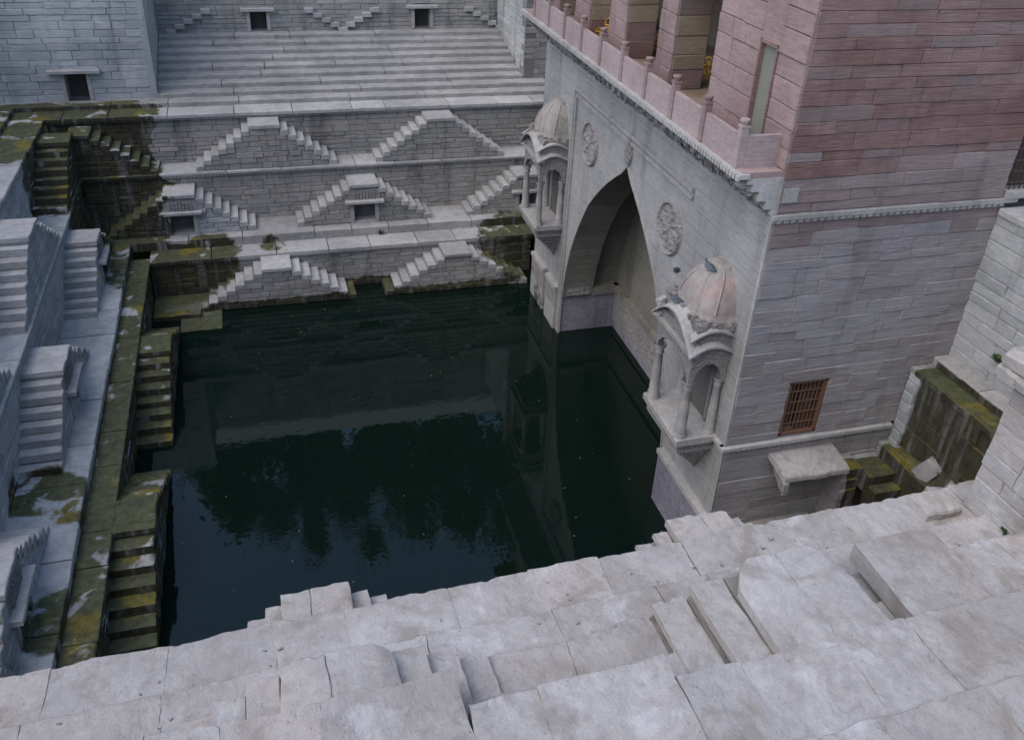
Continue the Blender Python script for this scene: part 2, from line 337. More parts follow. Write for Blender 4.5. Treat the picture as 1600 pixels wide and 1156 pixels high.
def boxlump(P, u0, u1, w0, w1, z0, z1, n=9):
    """rough broken layer of stone, lumpy on its long sides"""
    V = []; F = []; sd_ = random.uniform(0, 99)
    for i in range(n + 1):
        w_ = w0 + (w1 - w0) * i / n
        for u, z, s_ in ((u0, z0, -1), (u0, (z0 + z1) / 2, -1), (u0, z1, -1), (u1, z1, 1), (u1, (z0 + z1) / 2, 1), (u1, z0, 1)):
            V.append(P(u + s_ * .03 * mnoise.noise((w_ * 5.5, z * 14, sd_ + s_)), w_, z))
    for i in range(n):
        for k in range(6): F.append((i * 6 + k, i * 6 + (k + 1) % 6, (i + 1) * 6 + (k + 1) % 6, (i + 1) * 6 + k))
    return V, F + [tuple(range(6)), tuple(n * 6 + 5 - k for k in range(6))]
def runs(a, b, mean, var=0.4):
    L = [a]
    while L[-1] < b - mean * 0.6:
        L.append(min(b, L[-1] + mean * random.uniform(1 - var, 1 + var)))
    if L[-1] < b - 1e-6:
        if b - L[-1] < mean * .35 and len(L) > 1: L[-1] = b
        else: L.append(b)
    return list(zip(L[:-1], L[1:]))
def cut(iv, holes):
    out_ = [iv]
    for h0, h1 in holes:
        nx = []
        for a, b in out_:
            if h1 <= a or h0 >= b: nx.append((a, b)); continue
            if h0 - a > 0.06: nx.append((a, h0))
            if b - h1 > 0.06: nx.append((h1, b))
        out_ = nx
    return out_
def masonry(root, P, u0, u1, z0, z1, ch, ln, mt, holes=(), limit=290, key=None, gap=0.005, t=0.12, cvar=0.3, core=True, mts=None, name='stone', proud=.004, cm='joint', bev=.014):
    """wall of separate stones; holes are (u0,u1,z0,z1)"""
    L = []
    for za, zb in runs(z0, z1, ch, cvar):
        hs = [(h[0], h[1]) for h in holes if h[2] < zb - .02 and h[3] > za + .02]
        for seg in cut((u0, u1), hs):
            for a, b in runs(seg[0], seg[1], ln, 0.5): L.append((a, b, za, zb))
    if key: L.sort(key=key)
    rest = MB()
    for i, (a, b, za, zb) in enumerate(L):
        d = stoned(P, a + gap, b - gap, za + gap, zb - gap, t, proud=proud, bev=bev)
        if i < limit: build(name, d[0], d[1], mts((a + b) / 2, (za + zb) / 2) if mts else mt, root)
        else: rest.add(*d)
    if rest.v: tag(rest.build('stone_courses', mt, root), kind='stuff')
    if core:
        cb = MB()
        zs = sorted({z0, z1} | {q for h in holes for q in (h[2], h[3]) if z0 < q < z1})
        for za, zb in zip(zs[:-1], zs[1:]):
            hs = [(h[0], h[1]) for h in holes if h[2] < zb - .001 and h[3] > za + .001]
            for a, b in cut((u0, u1), hs): cb.add(*boxd(P, a, b, 0.035, 0.5, za, zb))
        cb.build('wall_core', M[cm], root)

# frames: u along the wall, w into the wall, z up
def north(f): return lambda u, w_, z: (u, f + w_, z)
def west(f): return lambda u, w_, z: (f - w_, u, z)
def south(f): return lambda u, w_, z: (u, f - w_, z)
def southw(f):
    def P(u, w_, z):
        du = .045 * mnoise.noise((w_ * 1.3 + f, u * .5, 1.7)) + .02 * mnoise.noise((w_ * 5.1 + f, u * 2, 4.4))
        dw = .03 * mnoise.noise((u * .9, f * .3, 8.8)) + .016 * mnoise.noise((u * 4.3, f, 2.2))
        return (u + du, f - w_ - dw + .03 * (u - 3), z + .03 * mnoise.noise((u * .8, (f - w_) * .8, z)))
    return P
PV = 0.02
def fac(u, w_, z): return (9.55 + PV * (u - 14) + w_, u, z)              # pavilion's water front: u = y
def pav_s(u, w_, z): return (u, 13.94 + w_, z)                          # pavilion's court side

# ------------------------------------------------------------------ ground, water
V, F = boxd(IDF, -8, 16.0, 8, 34, -0.6, 0.0); tag(build('water', V, F, M['water']), kind='structure')
g = MB()
for x0, x1, y0, y1, z in ((-600, 600, 41.3, 1200, 13.3), (-600, -14.5, -600, 41.3, 13.3), (24, 600, -600, 41.3, 13.3), (-14.5, 24, -600, -2.2, 14.2)):
    g.add([(x0, y0, z), (x1, y0, z), (x1, y1, z), (x0, y1, z)], [(0, 1, 2, 3)])
tag(g.build('ground', M['earth']), kind='structure')
V, F = boxd(IDF, -16, 26, -3, 44, -1.4, -1.0); tag(build('pool_floor', V, F, M['joint']), kind='structure')

# ------------------------------------------------------------------ builders of stepped parts
def ledge(P, u0, u1, w0, w1, ztop, mt, label, th=0.15, ln=1.5, dent=True, n=5, amp=0.012, name='stone_ledge', holes=(), mid=0, group=None, jz=.006):
    c0 = P((u0 + u1) / 2, w0, ztop - th)
    root = thing(name, c0, label, 'ledge', group)
    for seg in cut((u0, u1), holes):
        for a, b in runs(seg[0], seg[1], ln, 0.4):
            g_ = .0 if mid else .004; zj = random.uniform(-jz, jz)
            V, F = slabd(P, a + g_, b - g_, w0 + random.uniform(-.012, .012), w1, ztop - th, ztop + zj, n, amp, mid=mid, end=.002 if mid else .012); build('slab', V, F, mt, root)
    if dent:
        d = MB(); d.add(*boxd(P, u0, u1, w0 + .06, w0 + .3, ztop - th - .10, ztop - th - .003))
        u = u0
        while u < u1 - .1:
            d.add(*boxd(P, u + .02, u + .10, w0 + .025, w0 + .062, ztop - th - .085, ztop - th - .004)); u += .14
        d.build('dentil_moulding', M['grey'], root)
    return root

def stair(P, c, half, ztop, nr, rise, run, depth, mt, label, niche=None, nL=None, nR=None, tmat=None, big=False, clipL=None, group='pyramid stair blocks on the well walls', name='stair_block', facemat=None, faces=True, rnd_front=0):
    """pyramidal flight: two flights of nr-1 steps meeting at a top slab"""
    tmat = tmat or M['tread']; facemat = facemat or mt
    nL = nr - 1 if nL is None else nL; nR = nr - 1 if nR is None else nR
    zf = ztop - nr * rise
    P0 = P
    if rnd_front:
        def P(u, w_, z):
            q = max(0.0, min(1.3, (abs(u - c) / half - .5) / .5)); k = max(0.0, 1 - w_ / (depth * .75))
            return P0(u - (u - c) * .05 * k * q, w_ + rnd_front * q * q * k + .05 * mnoise.noise((u * 2.1, w_ * 2.3, 4.4)), z + .035 * mnoise.noise((u * 1.3, w_ * 1.1, 7.7)) - .05 * q * q * k)
    root = thing(name, P(c, 0, zf), label, 'stone stair', group)
    ns, am = (22, .022) if big else (5, .02)
    th = 0.13 if not big else 0.14; md = 8 if big else 0
    for ta, tb in (((c - half - .03, c + half + .03),) if not big else ((c - half - .03, c + half * random.uniform(-.3, .2)), (0, c + half + .03))):
        if not ta: ta = last
        V, F = slabd(P, ta, tb, -.06, depth, ztop - th, ztop + (random.uniform(-.012, .012) if big else 0), ns + 2, am * .9, mid=md, bev=.035 if big else .02, end=.006 if big else .012); build('top_slab', V, F, tmat, root); last = tb
    V, F = slabd(P, c - half, c + half, -.015 + (.03 if big else 0), depth, ztop - rise, ztop - th - .002, 12 if big else 2, .015 if big else .004, mid=2 if big else 0); build('slab_moulding', V, F, M['brown'] if big else mt, root)
    P = P0
    for sgn, N in ((-1, nL), (1, nR)):
        for i in range(1, N + 1):
            a = c + sgn * (half + (i - 1) * run); b = c + sgn * (half + i * run)
            u0, u1 = min(a, b), max(a, b)
            zt = ztop - i * rise + random.uniform(-.018, .012)
            if random.random() < .3: u0 += random.uniform(0, .03) * (1 if sgn < 0 else 0); u1 -= random.uniform(0, .03) * (1 if sgn > 0 else 0)
            V, F = slabd(P, u0 + .002 * (1 if sgn > 0 else 0), u1 + (.03 if sgn > 0 else 0) - .002, -.025 + random.uniform(-.012, .012), depth, zt - (rise - .004 if not big else rise * .5), zt, ns if big else 3, am, mid=md, bev=.03 if big else .02)
            so_ = build('step', V, F, tmat, root)
            if big:
                V, F = boxlump(P, u0 + (.03 if sgn < 0 else -.01), u1 + (.01 if sgn < 0 else -.03), .03, depth, zt - rise - .02, zt - rise * .5 - .003); build('bedding', V, F, M['brown'], so_)
    if faces:
        core = MB()
        for i in range(1, nr):
            za, zb = ztop - (i + 1) * rise, ztop - i * rise
            uL = c - half - min(i - 1, nL) * run; uR = c + half + min(i - 1, nR) * run
            if i == 1: uL, uR = c - half, c + half
            hs = []
            if niche and niche[1] < zb - .02 and niche[2] > za + .02: hs = [(c - niche[0], c + niche[0])]
            for s in cut((uL, uR), hs):
                core.add(*boxd(P, s[0], s[1], .03, depth, za, zb))
                for a, b in runs(s[0], s[1], 0.55 if not big else .8, .45):
                    d = stoned(P, a + .005, b - .005, za + .005, zb - .005, proud=.004); build('stone', d[0], d[1], facemat, root)
        core.build('core', M['joint'], root)
    if niche:
        h, z0, z1 = niche
        nroot = build('niche', *boxd(P, c - h, c + h, .55, .62, z0, z1), M['joint'], root)
        sb = MB(); sb.add(*boxd(P, c - h - .02, c - h + .005, .05, .6, z0, z1)); sb.add(*boxd(P, c + h - .005, c + h + .02, .05, .6, z0, z1)); sb.build('niche_side', M['grey'], nroot)
        for s in (-1, 1):
            u = c + s * (h + .05)
            build('jamb', *boxd(P, u - .07, u + .07, -.05, .1, z0, z1 + .01), M['smooth'], nroot)
        V, F = slabd(P, c - h - .32, c + h + .32, -.24, .1, z1, z1 + .11, 6, .01); build('lintel', V, F, tmat, nroot)
        build('sill', *boxd(P, c - h - .1, c + h + .1, -.03, .5, z0 - .06, z0 + .03), tmat, nroot)
        # carved relief above the lintel
        cv = MB()
        cv.add(*boxd(P, c - h - .18, c + h + .18, -.03, .05, z1 + .12, ztop - rise - .03))
        for q in range(-3, 4): cv.add(*boxd(P, c + q * .12 - .035, c + q * .12 + .035, -.07, .0, z1 + .14, ztop - rise - .05 - abs(q) * .03))
        cv.build('carved_panel', M['carvedfine'], nroot)
    return root

# ================================================================== NORTH SIDE (far end)
XW, XE = -7.05, 15.5
r = thing('tier_wall', (3, 30.7, 0), "lowest tier wall at the far end, just above the water behind the two small pyramid stairs", 'stone wall')
masonry(r, north(30.7), -4.0, 10.2, -.2, 1.42, .2, .75, M['grey'], key=lambda q: q[0] * 0 - q[2] * .01 + random.random())
r = thing('tier_wall', (3, 33.2, 1.95), "middle tier wall at the far end behind the stairs with framed niches", 'stone wall')
masonry(r, north(33.2), -6.05, 11.2, 1.9, 3.75, .19, .8, M['grey'], limit=280)
r = thing('tier_wall', (3, 34.25, 3.95), "upper tier wall at the far end, under the long straight steps", 'stone wall')
masonry(r, north(34.25), -7.0, 11.6, 3.9, 5.58, .19, .8, M['grey'], limit=280)

ledge(north(30.62), -4.0, 10.6, 0, 1.05, 1.62, M['tread'], "wide lowest ledge at the far end with moss patches, above the water", ln=1.7)
ledge(north(31.62), -5.15, 11.0, 0, 1.62, 1.95, M['tread'], "second low ledge step at the far end, at the feet of the niche stairs", th=.33, ln=1.9, dent=False)
ledge(north(33.08), -6.05, 11.4, 0, 1.22, 3.95, M['tread'], "narrow middle ledge at the far end between the two rows of pyramid stairs", th=.1, ln=2.0)
ledge(north(34.1), -8.6, 11.8, 0, 1.1, 5.82, M['tread'], "upper ledge at the far end at the foot of the long straight steps", th=.13, ln=1.9)

stair(north(29.6), .33, .5, 1.53, 8, .19, .325, 1.08, M['grey'], "small pyramid stair at the water on the far end, left one of the lowest row")
stair(north(29.6), 6.97, .5, 1.53, 8, .19, .325, 1.08, M['grey'], "small pyramid stair at the water on the far end, right one beside the pavilion")
NI = (.42, 1.98, 2.80)
stair(north(32.1), -2.8, .53, 3.52, 8, .196, .29, 1.1, M['west'], "far end niche stair at the left, next to the mossy corner", niche=NI)
stair(north(32.1), 3.85, .53, 3.52, 8, .196, .29, 1.1, M['grey'], "far end niche stair in the middle of the row, under a carved panel", niche=NI)
stair(north(32.1), 10.45, .53, 3.52, 8, .196, .29, 1.1, M['grey'], "far end niche stair half hidden behind the far domed balcony", niche=NI)
stair(north(33.2), .43, .54, 5.6, 8, .206, .288, 1.05, M['grey'], "far end upper pyramid stair at the left, with damp dark brick face")
stair(north(33.2), 7.05, .54, 5.6, 8, .206, .288, 1.05, M['grey'], "far end upper pyramid stair at the right, nearest the pavilion")
stair(north(33.2), -5.9, .35, 5.5, 8, .2, .3, 1.05, M['grey'], "far end upper half stair green with moss in the corner", nL=0)

def longstairs(P, segs, z0, n, rise, run, label, mt, ln=2.2, thick=.3, ns=7, amp=.014, mid=0, w00=0.0):
    root = thing('long_steps', P((segs[0][0] + segs[0][1]) / 2, 0, z0), label, 'stone steps')
    for i in range(n):
        u0, u1 = segs[min(i, len(segs) - 1)]
        for a, b in runs(u0, u1, ln, .45):
            V, F = slabd(P, a + .003, b - .003, w00 + i * run + random.uniform(-.012, .012), w00 + (i + 1) * run + .06, z0 + (i + 1) * rise - thick, z0 + (i + 1) * rise, ns, amp, mid=mid, end=.002 if mid else .012)
            build('step_slab', V, F, mt, root)
    return root
longstairs(north(35.1), [(-9.5, 12.2), (-3.3, 12.2), (-3.3, 11.25)], 5.82, 9, .165, .62, "flight of long straight stone steps across the far end", M['longstep'], ln=3.6, ns=12, amp=.02)
core = MB()
for i in range(9): core.add(*boxd(north(35.1), -8, 14, i * .62 + .1, 6.2, 5.4 + i * .165, 5.62 + i * .165))
tag(core.build('stair_core', M['joint']), kind='structure')

def buttress(P, u0, u1, wd, z0, z1, label, ch=.24, ln=.9, holes=(), mt=None):
    root = thing('buttress', P((u0 + u1) / 2, 0, z0), label, 'stone wall')
    masonry(root, P, u0, u1, z0, z1, ch, ln, mt or M['lime'], holes=holes, limit=200, gap=.003, cm='mortar')
    return root
# left block of wall with a doorway-like niche
b1 = buttress(north(35.75), -9.5, -3.3, 5, 5.95, 11.8, "pale limewashed wall block left of the long steps, with a small doorway", .26, 1.0, holes=[(-6.42, -5.58, 5.95, 7.0)])
Pn = north(35.75)
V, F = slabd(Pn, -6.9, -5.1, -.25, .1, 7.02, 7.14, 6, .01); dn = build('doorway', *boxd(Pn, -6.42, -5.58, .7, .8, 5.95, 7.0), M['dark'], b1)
build('lintel', V, F, M['tread'], dn)
for u in (-6.44, -5.56): build('jamb', *boxd(Pn, u - .07, u + .07, -.04, .6, 5.95, 7.01), M['smooth'], dn)
build('corner_strip', *boxd(lambda u, w_, z: (u, w_, z), -3.52, -3.28, 35.70, 36.1, 5.95, 11.8, .012), M['lime'], b1)
build('side_wall', *boxd(IDF, -3.6, -3.31, 36.1, 40.7, 5.4, 11.8), M['lime'], b1)
b2 = buttress(north(36.35), 11.25, 13.5, 5, 6.1, 13.3, "grey wall block right of the long steps, behind the pavilion", .22, .8, mt=M['grey'])
masonry(b2, lambda u, w_, z: (11.25 + w_, 77.05 - u, z), 36.37, 40.7, 6.1, 12, .22, .8, M['lime'], limit=90)
# back wall above the steps
PT = north(40.7)
r = thing('upper_wall', (4, 40.7, 7.3), "high grey wall at the top of the far steps with two small niches", 'stone wall')
nh = [(.4, 1.1, 7.34, 8.15), (7.44, 8.16, 7.36, 8.22)]
masonry(r, PT, -3.3, 12.2, 7.28, 13.2, .19, .85, M['grey'], holes=nh, limit=290)
for a, b, z0, z1 in nh:
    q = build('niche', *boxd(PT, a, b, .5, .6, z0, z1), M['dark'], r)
    V, F = slabd(PT, a - .36, b + .34, -.22, .1, z1 + .0, z1 + .13, 6, .01); build('lintel', V, F, M['tread'], q)
    for u in (a - .06, b + .06): build('jamb', *boxd(PT, u - .07, u + .07, -.05, .5, z0, z1), M['smooth'], q)
# ghost flights of shallow steps standing proud of that wall
for c0 in (.75, 7.8):
    for s in (-1, 1):
        for i in range(5):
            u = c0 + s * (3.55 - i * .36); z = 7.46 + i * .2
            V, F = slabd(PT, u - .2, u + .2, -.16, .1, z - .19, z, 3, .012); build('step', V, F, M['tread'], r)
V, F = boxd(IDF, -14.5, 24, 40.75, 41.6, 13.2, 14.2); tag(build('parapet', V, F, M['white']), "pale parapet along the top of the high wall at the far end", 'wall')
V, F = boxd(IDF, -14.5, -3.3, 40.9, 41.6, 6, 13.2); V2, F2 = boxd(IDF, 12.2, 24, 40.9, 41.6, 6, 13.2)
mb = MB(); mb.add(V, F); mb.add(V2, F2); tag(mb.build('back_wall', M['grey']), kind='structure')

# ================================================================== WEST SIDE (left)
r = thing('tier_wall', (-4.05, 20, 0), "lowest mossy wall on the left side rising from the water", 'stone wall')
masonry(r, west(-4.05), 9.0, 30.7, -.2, 1.42, .22, .8, M['west'], limit=280, key=lambda q: q[2] * -1)
r = thing('tier_wall', (-6.1, 22, 2), "middle tier wall on the left side behind the carved niche stairs", 'stone wall')
masonry(r, west(-6.12), 9.0, 33.2, 1.9, 3.75, .2, .9, M['west'], limit=280)
r = thing('tier_wall', (-7.1, 22, 4), "upper tier wall on the left side", 'stone wall')
masonry(r, west(-7.1), 9.0, 34.2, 3.9, 5.58, .2, .9, M['west'], limit=280)
ledge(west(-3.97), 9.0, 31.0, 0, .7, 1.62, M['tread'], "long mossy ledge along the left side above the water stairs", ln=1.9, n=8)
ledge(west(-4.6), 9.0, 32.2, 0, 1.55, 1.95, M['west'], "pale stone step running along the left side below the niche stairs", th=.34, ln=2.1, dent=False, n=8)
ledge(west(-6.02), 9.0, 33.3, 0, 1.1, 3.95, M['west'], "narrow moulded middle ledge on the left side", th=.1, ln=2.2)
ledge(west(-7.02), 9.0, 34.2, 0, 1.2, 5.82, M['tread'], "upper ledge on the left side with a mossy far end", th=.13, ln=2.0)
longstairs(west(-8.1), [(9, 35.05)], 5.82, 7, .165, .62, "long steps rising at the far left edge above the upper ledge", M['tread'], ln=2.6)
build_side = boxd(IDF, -14.4, -12.3, 9, 41, 5, 13.2); tag(build('west_wall', *build_side, M['lime']), kind='structure')
core = MB()
for i in range(7): core.add(*boxd(west(-8.1), 8, 35.7, i * .62 + .1, 4.6, 5.2 + i * .165, 5.62 + i * .165))
tag(core.build('stair_core', M['joint']), kind='structure')

stair(west(-3.12), 25.15, .5, 1.5, 8, .19, .4, 1.0, M['west'], "mossy stair going down to the water on the left, far one of the two", group='mossy water stairs on the left')
stair(west(-3.12), 17.2, .55, 1.6, 8, .2, .4, 1.0, M['west'], "mossy stair going down to the water on the left, nearest the camera", group='mossy water stairs on the left')
NW = (.42, 1.98, 2.78)
stair(west(-5.2), 29.0, .5, 3.52, 8, .196, .31, .95, M['west'], "left side niche stair streaked with green moss, near the corner", niche=NW)
stair(west(-5.2), 21.4, .62, 3.52, 8, .196, .31, .95, M['west'], "pale clean left side stair with carved sloping niche hood, midway along", niche=NW)
stair(west(-5.2), 13.85, .62, 3.52, 8, .196, .31, .95, M['west'], "left side niche stair in the lower left corner of the view", niche=NW)
stair(west(-6.1), 25.0, .66, 5.6, 8, .206, .33, 1.0, M['west'], "tall pale upper stair at the left edge with blue grey side face")
stair(west(-6.1), 17.05, .66, 5.6, 8, .206, .33, 1.0, M['west'], "upper left stair cut by the left edge, above the nearest niche stair")
stair(west(-6.1), 32.7, .5, 5.6, 8, .206, .33, 1.0, M['west'], "upper left stair thick with green moss in the far corner", nR=0)
# low platform in the drowned corner
V, F = slabd(north(29.2), -4.0, -2.4, 0, 1.5, -.3, .2, 8, .03, mid=3); tag(build('corner_platform', V, F, M['tread']), "low mossy platform at the water in the far left corner", 'stone platform')
V, F = slabd(north(28.3), -3.1, -1.7, 0, 1.3, -.3, .03, 8, .03, mid=2); tag(build('sunken_step', V, F, M['grey']), "dark half drowned step beside the mossy corner platform", 'stone step')

# ================================================================== PAVILION (right)
PVR = thing('pavilion', (9.55, 13.94, 0), "tall sandstone pavilion with a pointed arch over the water and a red upper storey", 'building')
ARCH = [(0, 7.78), (.35, 7.45), (.65, 7.27), (1.25, 6.85), (1.75, 6.44), (2.3, 5.94), (2.65, 5.58), (3.05, 5.0), (3.36, 4.5), (3.62, 4.05), (3.87, 3.5), (4.12, 2.75), (4.3, 2.0), (4.38, 1.45)]
AC = 21.25; Y0, Y1 = 13.94, 29.2
fm = MB()
def quad(P, pts): return [P(*p) for p in pts], [(0, 1, 2, 3)]
prof = ARCH + [(4.5, 1.45), (4.5, -.6)]
for (h0, z0), (h1, z1) in zip(prof[:-1], prof[1:]):
    if abs(z0 - z1) < 1e-6: continue
    fm.add(*quad(fac, [(AC + h0, 0, z0), (Y1, 0, z0), (Y1, 0, z1), (AC + h1, 0, z1)]))
    fm.add(*quad(fac, [(Y0, 0, z0), (AC - h0, 0, z0), (AC - h1, 0, z1), (Y0, 0, z1)]))
fm.add(*quad(fac, [(Y0, 0, 7.78), (Y1, 0, 7.78), (Y1, 0, 10.2), (Y0, 0, 10.2)]))
fm.build('facade', M['facade'], PVR)
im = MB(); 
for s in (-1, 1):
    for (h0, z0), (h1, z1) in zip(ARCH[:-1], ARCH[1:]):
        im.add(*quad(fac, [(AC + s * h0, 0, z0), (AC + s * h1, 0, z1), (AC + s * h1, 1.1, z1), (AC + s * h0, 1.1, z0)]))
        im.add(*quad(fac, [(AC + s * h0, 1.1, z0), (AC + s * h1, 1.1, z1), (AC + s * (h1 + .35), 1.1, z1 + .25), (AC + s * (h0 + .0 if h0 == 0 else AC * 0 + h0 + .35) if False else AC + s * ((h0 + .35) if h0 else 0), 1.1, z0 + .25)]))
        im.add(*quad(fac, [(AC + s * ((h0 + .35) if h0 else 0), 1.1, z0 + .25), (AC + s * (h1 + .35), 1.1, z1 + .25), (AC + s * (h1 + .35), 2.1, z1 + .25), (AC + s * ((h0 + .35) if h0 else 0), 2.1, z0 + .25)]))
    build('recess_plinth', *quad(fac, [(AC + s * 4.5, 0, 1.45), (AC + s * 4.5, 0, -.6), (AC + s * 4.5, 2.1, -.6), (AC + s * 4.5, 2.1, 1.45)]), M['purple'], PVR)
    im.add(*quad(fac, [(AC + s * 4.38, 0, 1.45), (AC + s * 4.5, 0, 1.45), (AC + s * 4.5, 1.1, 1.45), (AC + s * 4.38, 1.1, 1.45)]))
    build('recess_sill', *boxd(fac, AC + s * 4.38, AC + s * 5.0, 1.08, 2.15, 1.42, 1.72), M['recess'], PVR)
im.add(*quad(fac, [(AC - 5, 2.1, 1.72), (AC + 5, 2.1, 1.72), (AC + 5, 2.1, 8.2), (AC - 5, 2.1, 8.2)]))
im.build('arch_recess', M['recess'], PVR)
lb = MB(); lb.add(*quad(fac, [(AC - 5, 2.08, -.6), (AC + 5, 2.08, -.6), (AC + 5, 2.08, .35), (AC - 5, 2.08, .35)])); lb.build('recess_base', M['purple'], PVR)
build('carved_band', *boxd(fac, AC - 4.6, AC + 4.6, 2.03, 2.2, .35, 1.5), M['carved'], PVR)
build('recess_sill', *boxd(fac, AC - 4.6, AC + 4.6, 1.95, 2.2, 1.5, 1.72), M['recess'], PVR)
for y0, y1 in ((AC + 4.02, AC + 4.42),):
    build('carved_band', *boxd(fac, AC + 4.33, AC + 4.5, .15, 1.0, 1.5, 2.4), M['carved'], PVR)
# framing mouldings round the arch field
for off, wd in ((0, .05), (.17, .05)):
    u = AC + 4.62 - off
    build('frame_moulding', *boxd(fac, u - wd, u + wd, -.07, .02, 0.0, 8.66 - off, .006), M['smooth'], PVR)
    for a, b in runs(17.25, u + wd, 1.6): build('frame_moulding', *boxd(fac, a, b, -.07, .02, 8.66 - off - wd, 8.66 - off + wd, .006), M['smooth'], PVR)
build('cornice_band', *boxd(fac, Y0 + .02, Y1, -.02, .05, 9.0, 9.05), M['smooth'], PVR)
# carved medallions
def medallion(u, z, rr):
    nr, na = 12, 48; V = [fac(u, -.075, z)]; F = []
    for i in range(1, nr + 1):
        q = i / nr
        for k in range(na):
            a = 2 * math.pi * k / na
            if q > .86: h = .085 if q < .97 else 0.0
            elif q > .78: h = .02
            else:
                h = .035 + .04 * math.sin(8 * a + (0 if q > .4 else .4)) * (1 if q > .2 else .3) * abs(math.sin(q * 11)) + .022 * mnoise.noise((u + q * 9 * math.cos(a), z + q * 9 * math.sin(a), 0))
                h = max(0.008, h)
            V.append(fac(u + rr * q * math.cos(a), -h, z + rr * q * math.sin(a)))
    for k in range(na): F.append((0, 1 + k, 1 + (k + 1) % na))
    for i in range(nr - 1):
        for k in range(na): F.append((1 + i * na + k, 1 + i * na + (k + 1) % na, 1 + (i + 1) * na + (k + 1) % na, 1 + (i + 1) * na + k))
    build('medallion', V, F, M['carvedfine'], PVR)
medallion(24.22, 7.42, .68); medallion(18.22, 7.3, .70)
# carved finial over the apex
fv = MB()
for k in range(7):
    q = k / 6; z = 7.82 + .72 * q; hw = .2 * math.sin(math.pi * min(1, q * 1.1 + .05)) + .06
    fv.add(*boxd(fac, AC - hw, AC + hw, -.05 - .03 * math.sin(q * 9), .02, z, z + .11))
fv.build('finial_carving', M['carvedfine'], PVR)
# thin raised edge along the pointed arch
ar = MB()
for s in (-1, 1):
    for (h0, z0), (h1, z1) in zip(ARCH[:-1], ARCH[1:]):
        d = math.hypot(h1 - h0, z1 - z0); nx, nz = -(z1 - z0) / d * .07, (h1 - h0) / d * .07
        pts = [(AC + s * h0, -.03, z0), (AC + s * h1, -.03, z1), (AC + s * (h1 + nx), -.03, z1 + nz), (AC + s * (h0 + nx), -.03, z0 + nz)]
        ar.add(*quad(fac, pts)); ar.add(*quad(fac, [pts[3], pts[2], (pts[2][0], .01, pts[2][2]), (pts[3][0], .01, pts[3][2])]))
        ar.add(*quad(fac, [pts[0], pts[1], (pts[1][0], .01, pts[1][2]), (pts[0][0], .01, pts[0][2])]))
ar.build('arch_edge', M['smooth'], PVR)
# plinths at the foot of the front
for a, b in ((14.0, 16.7), (26.0, 27.1), (27.45, 28.95)):
    build('plinth', *boxd(fac, a, b, -.15, .05, -.5, 1.55, .004), M['purple'] if a < 20 else M['facade'], PVR)
    build('plinth_cap', *boxd(fac, a - .03, b + .03, -.2, .05, 1.55, 1.68, .004), M['smooth'], PVR)
    if a > 20: build('carved_panel', *boxd(fac, a + .1, b - .1, -.165, -.1, .85, 1.45), M['carvedfine'], PVR)

# south (court) face in separate ashlar blocks
WIN = (10.88, 11.86, 3.9, 5.36)
def smat(u, z):
    if z > 9.5: return M['pink']
    return M['pavgrey'] if (z < 8.4 + random.random() * .7) else M['pinkgrey']
masonry(PVR, pav_s, 9.58, 15.12, 3.82, 9.28, .26, 1.0, M['pavgrey'], holes=[WIN], limit=200, core=True, mts=smat, cm='pavgrey', gap=.0025, bev=.009)
masonry(PVR, pav_s, 9.58, 15.0, .4, 3.62, .3, 1.2, M['pavgrey'], holes=[], limit=60, core=True, cm='pavgrey', gap=.0025, bev=.009)
def umat(u, z): return M['pinkgrey'] if z < 10.2 + .9 * mnoise.noise((u * .5, 3, 0)) + random.random() * .6 else M['pink']
masonry(PVR, lambda u, w_, z: pav_s(u, w_ - .0, z), 9.62, 14.95, 9.46, 15.4, .26, 1.15, M['pink'], limit=150, mts=umat, core=True, cm='pinkgrey', gap=.0025, bev=.009)
build('string_course', *boxd(pav_s, 9.5, 15.3, -.09, .1, 9.36, 9.45), M['smooth'], PVR)
dn = MB(); dn.add(*boxd(pav_s, 9.53, 15.0, -.04, .1, 9.28, 9.36)); u = 9.6
while u < 15: dn.add(*boxd(pav_s, u, u + .10, -.075, -.03, 9.29, 9.355)); u += .16
dn.build('dentil_course', M['smooth'], PVR)
build('string_course', *boxd(pav_s, 9.44, 13.95, -.11, .1, 3.72, 3.81), M['tread'], PVR)
build('string_course', *boxd(fac, 13.951, 14.9, -.10, .05, 3.72, 3.81), M['tread'], PVR)
dn = MB(); u = 9.6
while u < 13.9: dn.add(*boxd(pav_s, u, u + .08, -.06, .02, 3.64, 3.715)); u += .13
dn.build('dentil_course', M['smooth'], PVR)
# pale dressed quoin strip at the corner of the front
build('corner_strip', *boxd(fac, 13.945, 14.02, -.012, .03, 3.82, 9.3), M['smooth'], PVR)
# rusty grille window
wz = build('grille_window', *boxd(pav_s, WIN[0], WIN[1], .30, .36, WIN[2], WIN[3]), M['dark'], PVR)
a, b, z0, z1 = WIN
for uu0, uu1, zz0, zz1 in ((a, a + .07, z0, z1), (b - .07, b, z0, z1), (a, b, z1 - .06, z1), (a, b, z0, z0 + .05)):
    build('frame', *boxd(pav_s, uu0 + .001, uu1 - .001, .0, .12, zz0, zz1), M['rust'], wz)
for k in range(1, 8):
    u = a + .07 + k * (b - a - .14) / 8; build('bar', *boxd(pav_s, u - .012, u + .012, .05, .075, z0 + .05, z1 - .06), M['rust'], wz)
for k in range(1, 5):
    z = z0 + k * (z1 - z0) / 5; build('crossbar', *boxd(pav_s, a + .07, b - .07, .035, .05, z - .014, z + .014), M['rust'], wz)
build('shutter', *boxd(pav_s, a + .45, b - .08, .12, .16, z0 + .06, z1 - .07), M['iron'], wz)
build('sill_step', *boxd(pav_s, a - .05, b + .05, -.02, .1, z1 + .001, z1 + .035), M['joint'], wz)

